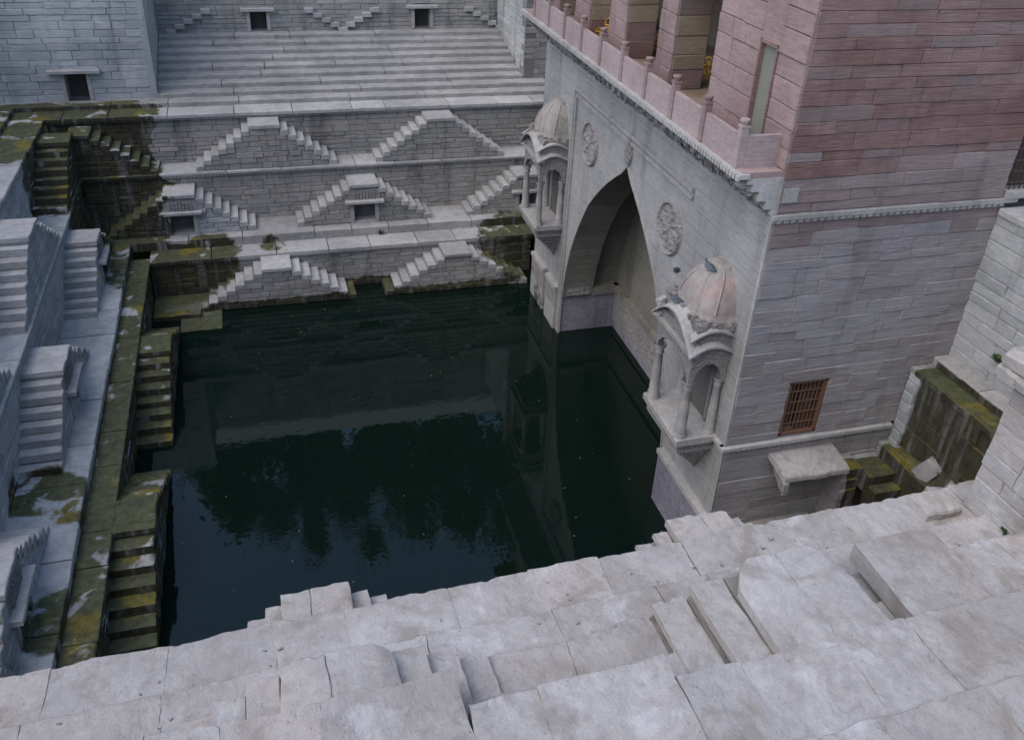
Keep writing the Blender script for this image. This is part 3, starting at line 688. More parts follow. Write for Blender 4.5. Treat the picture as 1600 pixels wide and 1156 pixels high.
# canopy and alcove under the string course
V, F = slabd(lambda u, w_, z: pav_s(u, w_, z + w_ * .18), 10.75, 12.45, -.80, .1, 3.30, 3.42, 14, .035, mid=5); cs = build('canopy_slab', V, F, M['smooth'], PVR)
rb = MB()
for k in range(9): rb.add(*boxd(lambda u, w_, z: pav_s(u, w_, z + w_ * .18), 10.72 + k * .02, 10.85 + k * .02, -.86 + k * .085, -.80 + k * .085, 3.02, 3.31, .012))
rb.build('ribbed_bracket', M['carvedfine'], cs)
for k in range(6):
    V, F = slabd(pav_s, 12.5 + random.uniform(-.05, .03), 12.98 + random.uniform(-.06, .06), -.58 + random.uniform(-.08, .05), .1, 1.32 + k * .29, 1.6 + k * .29, 4, .02); build('jamb_stone', V, F, M['pavgrey'], PVR)
for a, b in runs(9.6, 12.3, .9): 
    V, F = slabd(pav_s, a, b, -.34, .1, 1.16, 1.31, 5, .02); build('base_slab', V, F, M['grey'], PVR)
dn = MB(); dn.add(*boxd(pav_s, 9.6, 12.2, -.22, .1, 1.0, 1.155)); u = 9.65
while u < 12.2: dn.add(*boxd(pav_s, u, u + .07, -.27, -.2, 1.05, 1.15)); u += .13
dn.build('dentil_course', M['grey'], PVR)
build('base_wall', *boxd(pav_s, 9.56, 12.2, -.1, .2, -.8, 1.0), M['grey'], PVR)

# projecting balcony with parapet
BAL = build('balcony', *boxd(fac, 13.96, 29.3, -.83, .4, 10.22, 10.34), M['pinkpale'], PVR)
nlip = MB(); nlip.add(*boxd(fac, 13.9, 29.4, -.93, -.7, 10.235, 10.325)); u = 13.92
while u < 29.3:
    nlip.add(*boxd(fac, u, u + .085, -.955, -.9, 10.20, 10.30)); u += .125
nlip.build('scalloped_lip', M['smooth'], BAL)
# raking underside and brackets
us = MB(); us.add(*quad(fac, [(13.98, -.72, 10.22), (29.3, -.72, 10.22), (29.3, 0.0, 9.5), (13.98, 0.0, 9.5)])); us.add(*quad(fac, [(13.98, -.72, 10.22), (13.98, 0.0, 9.5), (13.98, .2, 9.5), (13.98, .2, 10.22)])); us.build('soffit', M['smooth'], BAL)
u = 14.02
while u < 29.2:
    L = [(-.80, 10.2), (-.80, 10.05), (-.66, 10.0), (-.62, 9.86), (-.46, 9.84), (-.40, 9.68), (-.2, 9.62), (-.1, 9.42), (.0, 9.40), (.0, 9.55), (-.7, 10.2)]
    V = [fac(u + du, p[0] + random.uniform(-.045, .045), p[1] + random.uniform(-.04, .04)) for du in (0, .17) for p in L]; n_ = len(L)
    F = [tuple(range(n_)), tuple(range(2 * n_ - 1, n_ - 1, -1))] + [(i, (i + 1) % n_, n_ + (i + 1) % n_, n_ + i) for i in range(n_)]
    build('bracket', V, F, M['carved'], BAL); u += .40
posts = [14.3 + k * 1.535 for k in range(10)]
for k, y in enumerate(posts):
    p = MB(); p.add(*boxd(fac, y - .075, y + .075, -.86, -.71, 10.34, 11.12)); p.add(*boxd(fac, y - .09, y + .09, -.875, -.695, 11.12, 11.155))
    for i in range(8):
        a0, a1 = 2 * math.pi * i / 8, 2 * math.pi * (i + 1) / 8; rs = [(.06, 11.155), (.075, 11.19), (.10, 11.24), (.095, 11.27), (0.0, 11.28)]
        for (r0, z0), (r1, z1) in zip(rs[:-1], rs[1:]):
            p.add(*quad(fac, [(y + r0 * math.cos(a0), -.785 + r0 * math.sin(a0), z0), (y + r0 * math.cos(a1), -.785 + r0 * math.sin(a1), z0), (y + r1 * math.cos(a1), -.785 + r1 * math.sin(a1), z1), (y + r1 * math.cos(a0), -.785 + r1 * math.sin(a0), z1)]))
    p.build('post', M['pinkpale'] if k else M['panel'], BAL)
    if k < 9: build('parapet_panel', *boxd(fac, y + .075, y + 1.46, -.825, -.735, 10.34, 10.95), M['panel'], BAL)
build('parapet_panel', *boxd(lambda u, w_, z: (u, 14.26 + w_, z), 8.85, 9.64, -.05, .05, 10.34, 10.96), M['panel'], BAL)
ks = MB()
for z0, z1, x0, yy0 in ((10.1, 10.22, 8.86, 14.0), (9.95, 10.1, 8.98, 13.99), (9.75, 9.95, 9.14, 13.98), (9.58, 9.75, 9.32, 13.97), (9.46, 9.58, 9.46, 13.965)):
    ks.add(*boxd(IDF, x0, 9.62, 13.93 + (yy0 - 13.97), 14.2, z0 + .002, z1))
ks.build('corner_corbel', M['smooth'], BAL)
build('corbel_panel', *boxd(pav_s, 9.66, 9.98, -.035, .02, 9.7, 9.98), M['smooth'], BAL)

# upper storey wall, piers, rooms behind
UP = [(13.96, 14.9), (15.58, 17.4), (19.47, 20.35), (22.5, 23.7), (25.3, 26.6), (28.2, 29.3)]
for a, b in UP:
    pr = build('pier', *boxd(fac, a + .02, b - .02, .06, .9, 10.34, 13.6), M['joint'], PVR)
    for za, zb in runs(10.345, 13.5, .42, .2):
        for c_, d_ in runs(a, b, .85, .4):
            q = stoned(fac, c_ + .004, d_ - .004, za + .004, zb - .004, t=.1, proud=.0); build('pier_stone', q[0], q[1], M['pinkpale'], pr)
        if a < 14: continue
        q = stoned(lambda u, w_, z: fac(a + w_, u, z), .06, .9, za + .004, zb - .004, t=.05); build('pier_stone', q[0], q[1], M['ochre'] if random.random() < .4 else M['pink'], pr)
build('door_lintel', *boxd(fac, 14.88, 15.6, .015, .9, 12.42, 13.6), M['pinkpale'], PVR)
for u0, u1, z0, z1 in ((14.9, 14.95, 10.34, 12.42), (15.53, 15.58, 10.34, 12.42), (14.9, 15.58, 12.36, 12.42)):
    build('door_frame', *boxd(fac, u0, u1, -.02, .10, z0, z1), M['pink'], PVR)
build('room_wall', *boxd(fac, 14.9, 15.6, .085, .12, 10.34, 13.5), M['room'], PVR)
build('beam', *boxd(fac, 17.3, 29.3, .02, .9, 13.15, 13.6), M['ochre'], PVR)
build('upper_wall', *boxd(fac, 14.1, 29.3, .0, .5, 13.6, 15.4), M['pinkpale'], PVR)
build('roof_slab', *boxd(IDF, 9.0, 22.0, 13.6, 29.9, 15.4, 15.65), M['pinkpale'], PVR)
build('gallery_floor', *boxd(IDF, 9.7, 14.5, 14.1, 29.2, 10.2, 10.335), M['ochre'], PVR)
build('gallery_wall', *boxd(IDF, 13.0, 13.2, 14.3, 29.2, 10.33, 15.4), M['ochre'], PVR)
for y in (17.1, 19.9, 23.1, 25.9): build('inner_pier', *boxd(IDF, 11.6, 12.1, y, y + .6, 10.33, 13.6), M['ochre'], PVR)
mb = MB(); mb.add(*boxd(IDF, 11.9, 22, 14.45, 29.15, -.5, 10.15)); mb.build('building_mass', M['joint'], PVR)
mb = MB(); mb.add(*boxd(IDF, 9.65, 11.95, 14.45, 16.6, -.5, 10.15)); mb.add(*boxd(IDF, 9.9, 11.95, 26.2, 29.15, -.5, 10.15)); mb.add(*boxd(IDF, 9.8, 11.95, 16.5, 26.2, 8.3, 10.15)); mb.build('building_mass', M['joint'], PVR)
build('north_face', *boxd(IDF, 9.85, 22, 29.1, 29.2, -.5, 15.4), M['facade'], PVR)
# barred window further right on the court side
uw = build('barred_window', *boxd(pav_s, 15.02, 16.3, .25, .3, 9.6, 11.1), M['dark'], PVR)
for k in range(9): build('bar', *boxd(pav_s, 15.1 + k * .13, 15.12 + k * .13, .05, .07, 9.6, 11.1), M['iron'], uw)
for k in range(6): build('crossbar', *boxd(pav_s, 15.02, 16.3, .03, .05, 9.75 + k * .24, 9.78 + k * .24), M['iron'], uw)
build('window_sill', *boxd(pav_s, 15.0, 16.4, -.12, .3, 9.46, 9.6), M['smooth'], uw)
masonry(PVR, pav_s, 16.3, 19, 9.46, 15.4, .4, 1.3, M['pink'], limit=30, name='ashlar_block')
masonry(PVR, pav_s, 14.96, 16.3, 11.12, 15.4, .4, 1.0, M['pink'], limit=30, name='ashlar_block')

# ---- domed balconies (jharokhas)
def lathe(P, cu, cw, prof, n=14, a0=0, a1=2 * math.pi):
    V = []; F = []; k = len(prof); full = abs(a1 - a0 - 2 * math.pi) < 1e-6; m_ = n if full else n + 1
    for i in range(m_):
        a = a0 + (a1 - a0) * i / n
        for r_, z in prof: V.append(P(cu + r_ * math.cos(a), cw + r_ * math.sin(a), z))
    for i in range(n):
        j = (i + 1) % m_
        for q in range(k - 1): F.append((i * k + q, j * k + q, j * k + q + 1, i * k + q + 1))
    return V, F
def jharokha(yc, zb, label):
    hw = .92
    J = build('domed_balcony', *slabd(lambda u, w_, z: fac(u, w_, z), yc - hw - .1, yc + hw + .1, -1.0, .0, zb - .16, zb, 10, .008), M['smooth'], PVR)
    tag(J, label)
    build('floor_moulding', *boxd(fac, yc - hw - .04, yc + hw + .04, -.93, .0, zb - .27, zb - .165), M['carvedfine'], J)
    # hanging corbel under the floor
    cb = MB()
    for k in range(7):
        q = k / 6.0; cb.add(*boxd(fac, yc - hw * (1 - q * .62), yc + hw * (1 - q * .62), -.82 * (1 - q) ** 1.1 - .08, .0, zb - .28 - (k + 1) * .16, zb - .28 - k * .16 - .003))
    cb.build('corbel', M['carvedfine'], J)
    pr_ = [(.16, zb), (.17, zb + .06), (.13, zb + .10), (.15, zb + .16), (.12, zb + .22), (.125, zb + .5), (.11, zb + .9), (.085, zb + 1.25), (.12, zb + 1.3), (.09, zb + 1.36), (.15, zb + 1.47), (.15, zb + 1.52)]
    for u in (yc - hw + .12, yc + hw - .12):
        V, F = lathe(fac, u, -.84, pr_, 12); build('column', V, F, M['smooth'], J, True)
        V, F = lathe(fac, u, -.10, [(r_ * .9, z) for r_, z in pr_], 12); build('column', V, F, M['smooth'], J, True)
    # cusped arch panels
    zt = zb + 2.15
    def panel(P, u0, u1, z1, w0, w1, nm):
        mid = (u0 + u1) / 2; h = (u1 - u0) / 2 - .1; pts = []
        n = 9
        for i in range(n + 1):
            q = i / n; uu = h * math.cos(q * math.pi / 2); zz = zb + 1.42 + .52 * math.sin(q * math.pi / 2) + .035 * abs(math.sin(q * math.pi * 3))
            pts.append((uu, zz))
        mb_ = MB()
        for s in (-1, 1):
            for (a_, za), (b_, zb_) in zip(pts[:-1], pts[1:]):
                for w_ in (w0, w1): mb_.add(*quad(P, [(mid + s * a_, w_, za), (mid + s * b_, w_, zb_), (mid + s * b_, w_, z1), (mid + s * a_, w_, z1)]))
                mb_.add(*quad(P, [(mid + s * a_, w0, za), (mid + s * b_, w0, zb_), (mid + s * b_, w1, zb_), (mid + s * a_, w1, za)]))
            e = h + .1
            for w_ in (w0, w1): mb_.add(*quad(P, [(mid + s * h, w_, pts[0][1]), (mid + s * e, w_, pts[0][1]), (mid + s * e, w_, z1), (mid + s * h, w_, z1)]))
            mb_.add(*quad(P, [(mid + s * h, w0, pts[0][1]), (mid + s * e, w0, pts[0][1]), (mid + s * e, w1, pts[0][1]), (mid + s * h, w1, pts[0][1])]))
        mb_.add(*quad(P, [(u0, w0, z1), (u1, w0, z1), (u1, w1, z1), (u0, w1, z1)]))
        mb_.build(nm, M['carvedfine'], J)
    panel(fac, yc - hw, yc + hw, zt + .35, -.92, -.80, 'arch_panel')
    for s in (-1, 1):
        PS = lambda u, w_, z, s=s: fac(yc + s * (hw - .0) - s * w_, u, z)
        panel(PS, -.92, -.02, zt + .2, .0, .10, 'arch_panel')
    # doorway into the facade: a dark sheet painting the shade inside it
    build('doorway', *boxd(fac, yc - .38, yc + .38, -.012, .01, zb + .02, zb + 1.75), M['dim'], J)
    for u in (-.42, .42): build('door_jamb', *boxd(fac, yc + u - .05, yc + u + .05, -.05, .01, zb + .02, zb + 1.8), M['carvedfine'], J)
    # bowed eaves: a curved sheet over each of the three sides, with thickness
    def eave(P, u0, u1, zc, ze, w_in, w_out, bow, nm):
        n = 12; V = []; F = []
        for i in range(n + 1):
            q = i / n; u = u0 + (u1 - u0) * q; bz = bow * math.sin(math.pi * q); d = .06 * (2 * q - 1)
            V += [P(u, w_in, zc + bz), P(u + d, w_out, ze + bz), P(u + d, w_out, ze + bz - .05), P(u, w_in, zc + bz - .08)]
        for i in range(n):
            for k in range(4): F.append((i * 4 + k, i * 4 + (k + 1) % 4, (i + 1) * 4 + (k + 1) % 4, (i + 1) * 4 + k))
        F += [(0, 1, 2, 3), (n * 4 + 3, n * 4 + 2, n * 4 + 1, n * 4)]
        build(nm, V, F, M['smooth'], J)
    eave(fac, yc - hw - .1, yc + hw + .1, zt + .22, zt + .12, -.80, -1.08, .62, 'eave')
    build('beam', *boxd(fac, yc - hw - .06, yc + hw + .06, -1.0, -.78, zt + .02, zt + .12, .006), M['smooth'], J)
    for dz, ex in ((0, .0), (.36, -.06)):
        for s in (-1, 1):
            PS = lambda u, w_, z, s=s: fac(yc + s * w_, u, z)
            eave(PS, -1.0, .0, zt + .18 + dz, zt + .10 + dz, hw - .14, hw + .12 + ex, .22, 'eave')
    rb_ = MB(); n = 12
    for k in range(n):
        q0, q1 = k / n, (k + 1) / n; h0 = .56 * math.sin(math.pi * q0); h1 = .56 * math.sin(math.pi * q1)
        ua, ub = yc - hw + .04 + 2 * (hw - .04) * q0, yc - hw + .04 + 2 * (hw - .04) * q1
        rb_.add([fac(ua, -.86, zt), fac(ub, -.86, zt), fac(ub, -.86, zt + .22 + h1), fac(ua, -.86, zt + .22 + h0)], [(0, 1, 2, 3)])
    rb_.build('tympanum', M['purple'], J)
    build('roof_body', *boxd(fac, yc - hw + .04, yc + hw - .04, -.84, .01, zt - .02, zt + .66), M['carvedfine'], J)
    V = []; F = []; n = 40
    pr2 = [(.98, zt + .60), (1.04, zt + .64), (1.04, zt + .72), (.97, zt + .75), (.96, zt + .95), (.91, zt + 1.15), (.83, zt + 1.34), (.72, zt + 1.50), (.58, zt + 1.63), (.44, zt + 1.72), (.36, zt + 1.74), (.37, zt + 1.80), (.26, zt + 1.84), (.0, zt + 1.85)]
    for i in range(n):
        a_ = 2 * math.pi * i / n; c_, s_ = math.cos(a_), math.sin(a_)
        for r_, z in pr2:
            ex = 2 / (2.0 + 2.2 * max(0, (zt + 1.7 - z)))
            wob = .022 * mnoise.noise((3 * c_, 3 * s_ + z * 3, yc)) + .012 * mnoise.noise((9 * c_, 9 * s_ + z * 9, yc))
            V.append(fac(yc + (r_ * hw * .93 + wob) * math.copysign(abs(c_) ** ex, c_), -.05 + (r_ * .76 + wob) * math.copysign(abs(s_) ** ex, s_), z + wob * .6))
    k = len(pr2)
    for i in range(n):
        j = (i + 1) % n
        for q in range(k - 1): F.append((i * k + q, j * k + q, j * k + q + 1, i * k + q + 1))
    build('dome', V, F, M['dome'], J, True)
    bd = MB()
    for i in range(36):
        a_ = 2 * math.pi * i / 36; c_, s_ = math.cos(a_), math.sin(a_)
        if s_ > .25: continue
        ex = 2 / 4.0; uu = yc + hw * .97 * math.copysign(abs(c_) ** ex, c_); ww = -.05 + .80 * math.copysign(abs(s_) ** ex, s_)
        bd.add(*boxd(fac, uu - .055, uu + .055, ww - .05, ww + .05, zt + .60, zt + .80 + .06 * (i % 2), .012))
    tag(bd.build('petal_band', M['carvedfine'], J), kind='stuff')
    rg = MB()
    for i in range(8):
        a_ = 2 * math.pi * (i + .5) / 8; c_, s_ = math.cos(a_), math.sin(a_)
        if s_ > .1: continue
        for (r0, z0), (r1, z1) in zip(pr2[4:10], pr2[5:11]):
            P0 = [(yc + r_ * hw * .935 * math.copysign(abs(c_) ** (2 / (2 + 2.2 * max(0, zt + 1.7 - z))), c_), -.05 + r_ * .765 * math.copysign(abs(s_) ** (2 / (2 + 2.2 * max(0, zt + 1.7 - z))), s_), z) for r_, z in ((r0, z0), (r1, z1))]
            tx, tw = -s_ * .03, c_ * .03; ox, ow = c_ * .025, s_ * .025
            q4 = [fac(P0[0][0] - tx, P0[0][1] - tw, P0[0][2]), fac(P0[0][0] + ox, P0[0][1] + ow, P0[0][2] + .01), fac(P0[0][0] + tx, P0[0][1] + tw, P0[0][2]), fac(P0[1][0] - tx, P0[1][1] - tw, P0[1][2]), fac(P0[1][0] + ox, P0[1][1] + ow, P0[1][2] + .01), fac(P0[1][0] + tx, P0[1][1] + tw, P0[1][2])]
            rg.add(q4, [(0, 1, 4, 3), (1, 2, 5, 4)])
    tag(rg.build('dome_ribs', M['dome'], J), kind='stuff')
    for s in (-1, 1): build('roof_ornament', *boxd(fac, yc + s * .7 - .2, yc + s * .7 + .2, -.86, -.7, zt + .45, zt + .78, .03), M['carved'], J)
    for z in (): pass
    return J
jharokha(15.38, 3.80, "near domed balcony with two front columns and pigeons on its roof")
jharokha(27.15, 3.95, "far domed balcony at the left end of the front")

# ================================================================== EAST COURT
r = thing('court_wall', (15.0, 11, 5.5), "pale rough wall closing the small court at the right edge", 'stone wall')
PE = lambda u, w_, z: (15.0 + w_, 26.0 - u, z)
masonry(r, PE, 12.03, 18.5, 4.0, 9.1, .30, .85, M['lime'], limit=200)
for a, b in runs(12.1, 18.4, 1.4):
    V, F = slabd(PE, a, b, -.06, .6, 9.1, 9.24, 5, .02); build('coping', V, F, M['tread'], r)
V, F = boxd(IDF, 15.4, 22, 7.5, 13.9, 9.0, 9.15); tag(build('terrace', V, F, M['tread']), kind='structure')
for a, b in runs(10.0, 13.9, 1.6):
    pass
ledge(lambda u, w_, z: (14.55 + w_, 26.0 - u, z), 12.1, 16.2, 0, .5, 5.62, M['smooth'], "pale ledge at the foot of the court wall on the right", th=.2, ln=1.5, dent=False, n=8)
r = thing('mossy_block', (14.05, 12.7, 3), "big dark mossy wall block in the court corner with a pale stone edge", 'stone wall')
masonry(r, lambda u, w_, z: (14.08 + w_, 26 - u, z), 12.45, 16.0, 1.0, 5.28, .45, 1.1, M['grey'], limit=80, gap=.0015, proud=0)
for k in range(9):
    V, F = stoned(lambda u, w_, z: (14.03 + w_, 26 - u, z), 12.09, 12.42 + random.uniform(-.03, .03), 2.9 + k * .27, 3.15 + k * .27, proud=.02, bev=.02); build('edge_stone', V, F, M['lime'], r)
V, F = slabd(lambda u, w_, z: (14.02 + w_, 26 - u, z), 12.08, 16.0, 0, .62, 5.26, 5.4, 12, .03, mid=3); build('top_slab', V, F, M['grey'], r)
r = thing('mossy_steps', (13.3, 13.0, 1), "short flight of mossy steps in the court beside the canopy", 'stone steps')
for k in range(9):
    V, F = slabd(lambda u, w_, z: (u, 13.45 - .33 * k - w_ - .0, z), 13.0, 13.75, -.0, .36 if k else .4, 2.5 - k * .25, 2.98 - k * .25, 5, .03); build('step', V, F, M['grey'], r)
    V, F = slabd(lambda u, w_, z: (u, 13.12 - .33 * k + w_, z), 13.0, 13.75, 0, .36, 2.5 - k * .25, 2.98 - k * .25, 5, .03)
V, F = slabd(lambda u, w_, z: (u, 13.1 + w_, z), 13.0, 13.72, 0, .8, 2.7, 3.0, 6, .03, mid=2); build('landing', V, F, M['grey'], r)
V, F = slabd(lambda u, w_, z: (13.72 + w_, u, z), 10.2, 13.9, 0, .5, 1.0, 3.3, 10, .03, mid=2); build('side_wall', V, F, M['grey'], r)
mb = MB(); n = 14
for i in range(n + 1):
    for k in range(7):
        y = 13.4 - 3.2 * i / n; x = 13.85 + .32 * k / 6; z = 3.3 + (k / 6) * (1.2 * i / n) + .1 * mnoise.noise((x * 3, y * 2.2, 0)) * (1 if k else .2)
        mb.v.append((x, y, z))
for i in range(n):
    for k in range(6): mb.f.append((i * 7 + k, i * 7 + k + 1, (i + 1) * 7 + k + 1, (i + 1) * 7 + k))
tag(mb.build('mossy_rubble', M['grey'], None, True), kind='stuff')
V, F = boxd(IDF, 9.6, 14.0, 9.4, 13.9, .2, .55); tag(build('court_floor', V, F, M['grey']), kind='structure')
def rock(name, c, s, label, cat='stone', mt=None, rot=0, tilt=0, seed=0):
    V, F = slabd(IDF, -s[0] / 2, s[0] / 2, -s[1] / 2, s[1] / 2, 0, s[2], 7, .03, .03, mid=2)
    mm = Matrix.Translation(c) @ Matrix.Rotation(rot, 4, 'Z') @ Matrix.Rotation(tilt, 4, 'X')
    return tag(build(name, [tuple(mm @ Vector(v)) for v in V], F, mt or M['lime']), label, cat)
rock('loose_stone', (13.9, 12.55, 3.3), (.3, .42, .5), "grey dressed stone lying loose on the moss in the court", mt=M['block'], rot=.4, tilt=.5)

# ================================================================== SOUTH SIDE (near, foreground)
r = thing('tier_wall', (4, 9.42, 4), "near wall below the foreground ledge, facing the water", 'stone wall')
masonry(r, south(9.42), -7, 15, 3.9, 5.6, .25, 1.0, M['fore'], limit=120)
mb = MB(); mb.add(*boxd(IDF, -14, 24, -2, 9.0, -.5, 5.5)); mb.add(*boxd(IDF, -7, 15, 9.0, 10.1, -.5, 3.9)); mb.add(*boxd(IDF, -6, 15, 10.1, 11.3, -.5, 1.9)); mb.add(*boxd(IDF, -4, 9.5, 11.3, 12.6, -.5, .2))
tag(mb.build('near_bank', M['grey']), kind='structure')
FS = dict(n=34, amp=.018, mid=8)
PS_ = southw(9.45)
ledge(PS_, -9, 15.0, 0, 1.0, 5.82, M['fore'], "broad pale ledge running across the foreground above the dark water", th=.2, ln=1.25, dent=False, name='foreground_ledge', **FS)
stair(southw(10.14), .2, .5, 5.6, 8, .2, .29, .72, M['fore'], "foreground pyramid stair at the left, standing out over the dark water", tmat=M['fore'], big=True, group='pyramid stairs under the foreground ledge')
stair(southw(10.06), 6.72, .53, 5.62, 8, .2, .29, .75, M['fore'], "foreground pyramid stair at the right, in front of the pavilion's foot", tmat=M['fore'], big=True, group='pyramid stairs under the foreground ledge')
longstairs(southw(8.5), [(-9, 11.38)], 5.82, 4, .17, .72, "long pale foreground steps rising toward the camera", M['fore'], ln=1.5, thick=.34, ns=34, amp=.017, mid=6)
tag(build('stair_core', *boxd(IDF, -9, 11.4, 2, 8.0, 5.3, 5.8), M['fore']), kind='structure')
stair(southw(7.79), .33, .70, 6.9, 4, .22, .42, 1.5, M['fore'], "nearest stair top at the bottom left with steps going down to the right", tmat=M['fore'], big=True, rnd_front=.16, group='nearest stair tops on the bank')
stair(southw(7.83), 6.68, .84, 6.9, 4, .24, .54, 1.7, M['fore'], "nearest stair top at the right, wide weathered slab with two steps on its left", tmat=M['fore'], big=True, nR=0, rnd_front=.42, group='nearest stair tops on the bank')
TS = dict(n=30, amp=.022, mid=12, th=.34, dent=False, name='stone_terrace', jz=.022)
ledge(southw(7.86), 8.04, 9.45, 0, 1.75, 6.72, M['fore'], "wide bluish slab right of the gap beside the nearest wide stair top", ln=.9, **TS)
ledge(southw(7.53), 9.47, 11.35, 0, 1.6, 6.6, M['fore'], "slabs with rounded edge between the bluish slab and the right pier", ln=.9, **TS)
ledge(southw(7.1), -3.9, 1.7, 0, 2.0, 6.95, M['fore'], "pale terrace slabs along the left half of the bottom edge", ln=1.2, **TS)
ledge(southw(6.6), 1.72, 4.3, 0, 1.6, 6.95, M['fore'], "pale terrace slabs at the middle of the bottom edge", ln=1.2, **TS)
ledge(southw(6.3), 4.32, 11.4, 0, 1.5, 6.92, M['fore'], "weathered terrace slabs behind the wide stair top at the bottom right", ln=1.15, **TS)
ledge(southw(5.05), -3.9, 11.4, 0, 1.5, 7.05, M['fore'], "nearest row of terrace slabs just below the view", ln=1.2, **TS)
tag(build('terrace_fill', *boxd(IDF, -3.9, 11.35, 2.0, 6.2, 5.5, 6.6), M['fore']), kind='structure')
# pillar block at the right edge
r = thing('wall_pier', (11.4, 9.2, 5.8), "battered pale stone pier at the right edge of the foreground", 'stone pier')
PW = lambda u, w_, z: (11.38 + w_ + (z - 5.8) * .03, 18.3 - u, z)
masonry(r, PW, 9.1, 15.5, 5.82, 8.55, .30, .9, M['fore'], limit=150, gap=.003, cm='fore')
masonry(r, lambda u, w_, z: (u, 9.2 - w_, z), 11.62, 14.0, 5.82, 8.55, .27, .75, M['fore'], limit=60)
V, F = slabd(lambda u, w_, z: (11.16 + w_, 18.3 - u, z), 8.88, 10.3, 0, 1.3, 8.5, 8.68, 14, .03, .05, mid=5); build('cap_base', V, F, M['fore'], r)
V, F = slabd(lambda u, w_, z: (11.22 + w_, 18.3 - u, z), 8.93, 10.2, 0, 1.2, 8.685, 8.98, 14, .04, .12, mid=5); build('cap', V, F, M['fore'], r)
build('pier_fill', *boxd(IDF, 11.8, 14, 3, 8.8, 5.5, 8.5), M['fore'], r)
rock('corner_stone', (10.75, 9.2, 5.82), (.75, .5, .16), "thick pale block lying on the ledge end beside the right pier", rot=.05, mt=M['fore'])
rock('rubble_stone', (11.6, 9.75, 5.45), (.36, .3, .28), "upper grey lump of rubble by the foot of the right pier", mt=M['grey'], rot=.5, tilt=.3)
rock('rubble_stone', (11.2, 9.65, 5.5), (.36, .3, .26), "lower grey lump of rubble between the corner block and the moss", mt=M['grey'], rot=-.3, tilt=.2)

# ================================================================== small things
def pigeon(c, heading, label):
    root = thing('pigeon', c, label, 'bird', 'pigeons on the near domed balcony')
    mm = Matrix.Translation(c) @ Matrix.Rotation(heading, 4, 'Z')
    rings = [(-.20, .075, .006, .035), (-.13, .085, .016, .042), (-.08, .095, .045, .06), (-.02, .105, .07, .075), (.04, .115, .07, .075), (.085, .14, .05, .06), (.105, .18, .032, .036), (.115, .205, .032, .033), (.13, .218, .03, .028), (.15, .215, .014, .014), (.175, .208, .004, .004)]
    V = []; F = []; n = 10
    for x, z, rz, ry in rings:
        for k in range(n):
            a = 2 * math.pi * k / n; V.append(tuple(mm @ Vector((x, ry * math.cos(a), z + rz * math.sin(a)))))
    for i in range(len(rings) - 1):
        for k in range(n): F.append((i * n + k, i * n + (k + 1) % n, (i + 1) * n + (k + 1) % n, (i + 1) * n + k))
    F += [tuple(range(n)), tuple(len(V) - 1 - k for k in range(n))]
    build('body', V, F, M['pigeon'], root, True)
    for s in (-1, 1):
        L = [(.07, .06, .13), (.0, .08, .145), (-.10, .062, .11), (-.19, .02, .085), (-.08, .07, .075), (.03, .078, .075)]
        V = [tuple(mm @ Vector((x, s * (y + t), z))) for t in (0, .012) for x, y, z in L]; n_ = 6
        F = [tuple(range(6)), tuple(range(11, 5, -1))] + [(i, (i + 1) % 6, 6 + (i + 1) % 6, 6 + i) for i in range(6)]
        build('wing', V, F, M['pigeonwing'], root)
        V, F = lathe(lambda u, w_, z: tuple(mm @ Vector((u, w_, z))), .01, s * .03, [(.006, -.005), (.006, .06)], 6); build('leg', V, F, M['rust'], root)
def straw(c, s, label):
    mb = MB()
    for k in range(170):
        a = random.uniform(0, 6.28); rr = random.random() ** .6
        p = Vector((c[0] + s[0] * rr * math.cos(a), c[1] + s[1] * rr * math.sin(a), c[2] + s[2] * (1 - rr * rr) * random.random() + .01))
        d = Vector((random.uniform(-1, 1), random.uniform(-1, 1), random.uniform(-.35, .35))).normalized() * random.uniform(.12, .3)
        q = Vector((-d.y, d.x, .3)).normalized() * .012; mid = p + d * .5 + Vector((0, 0, random.uniform(0, .07)))
        e = p + d
        mb.add([tuple(p - q), tuple(p + q), tuple(mid + q), tuple(mid - q), tuple(e + q), tuple(e - q)], [(0, 1, 2, 3), (3, 2, 4, 5)])
    tag(mb.build('straw_heap', M['straw']), label, 'straw heap', 'yellow straw heaps in the gallery')
straw((11.15, 20.75, 10.36), (.55, .6, .42), "yellow straw heap in the gallery opening nearest the corner door")
straw((10.85, 23.45, 10.36), (.5, .55, .4), "yellow straw heap in the second gallery opening from the corner")
straw((10.3, 25.25, 10.36), (.4, .6, .5), "yellow straw heap in the farthest gallery opening, behind the parapet post")
def weed(c, n, s, label):
    mb = MB()
    for k in range(n):
        a = random.uniform(0, 6.28); t_ = random.uniform(.2, 1.1); L = s * random.uniform(.5, 1)
        d = Vector((math.cos(a) * math.sin(t_), math.sin(a) * math.sin(t_), math.cos(t_))) * L; sd_ = Vector((-math.sin(a), math.cos(a), 0)) * L * .16
        p = Vector(c); m1 = p + d * .6
        mb.add([tuple(p), tuple(m1 + sd_), tuple(p + d - Vector((0, 0, L * .15))), tuple(m1 - sd_)], [(0, 1, 2, 3)])
    tag(mb.build('weed', M['leaf']), label, 'plant', 'weeds growing from the joints')
weed((4.35, 31.62, 1.6), 24, .35, "dark weed sprig on the lowest far ledge")
weed((-5.15, 14.0, 2.55), 30, .32, "small green weed on the niche stair in the lower left corner")
weed((11.36, 8.25, 6.0), 26, .16, "tiny green weed at the foot of the right pier")
weed((14.95, 12.6, 6.2), 30, .28, "weed in a broken joint of the court wall on the right")

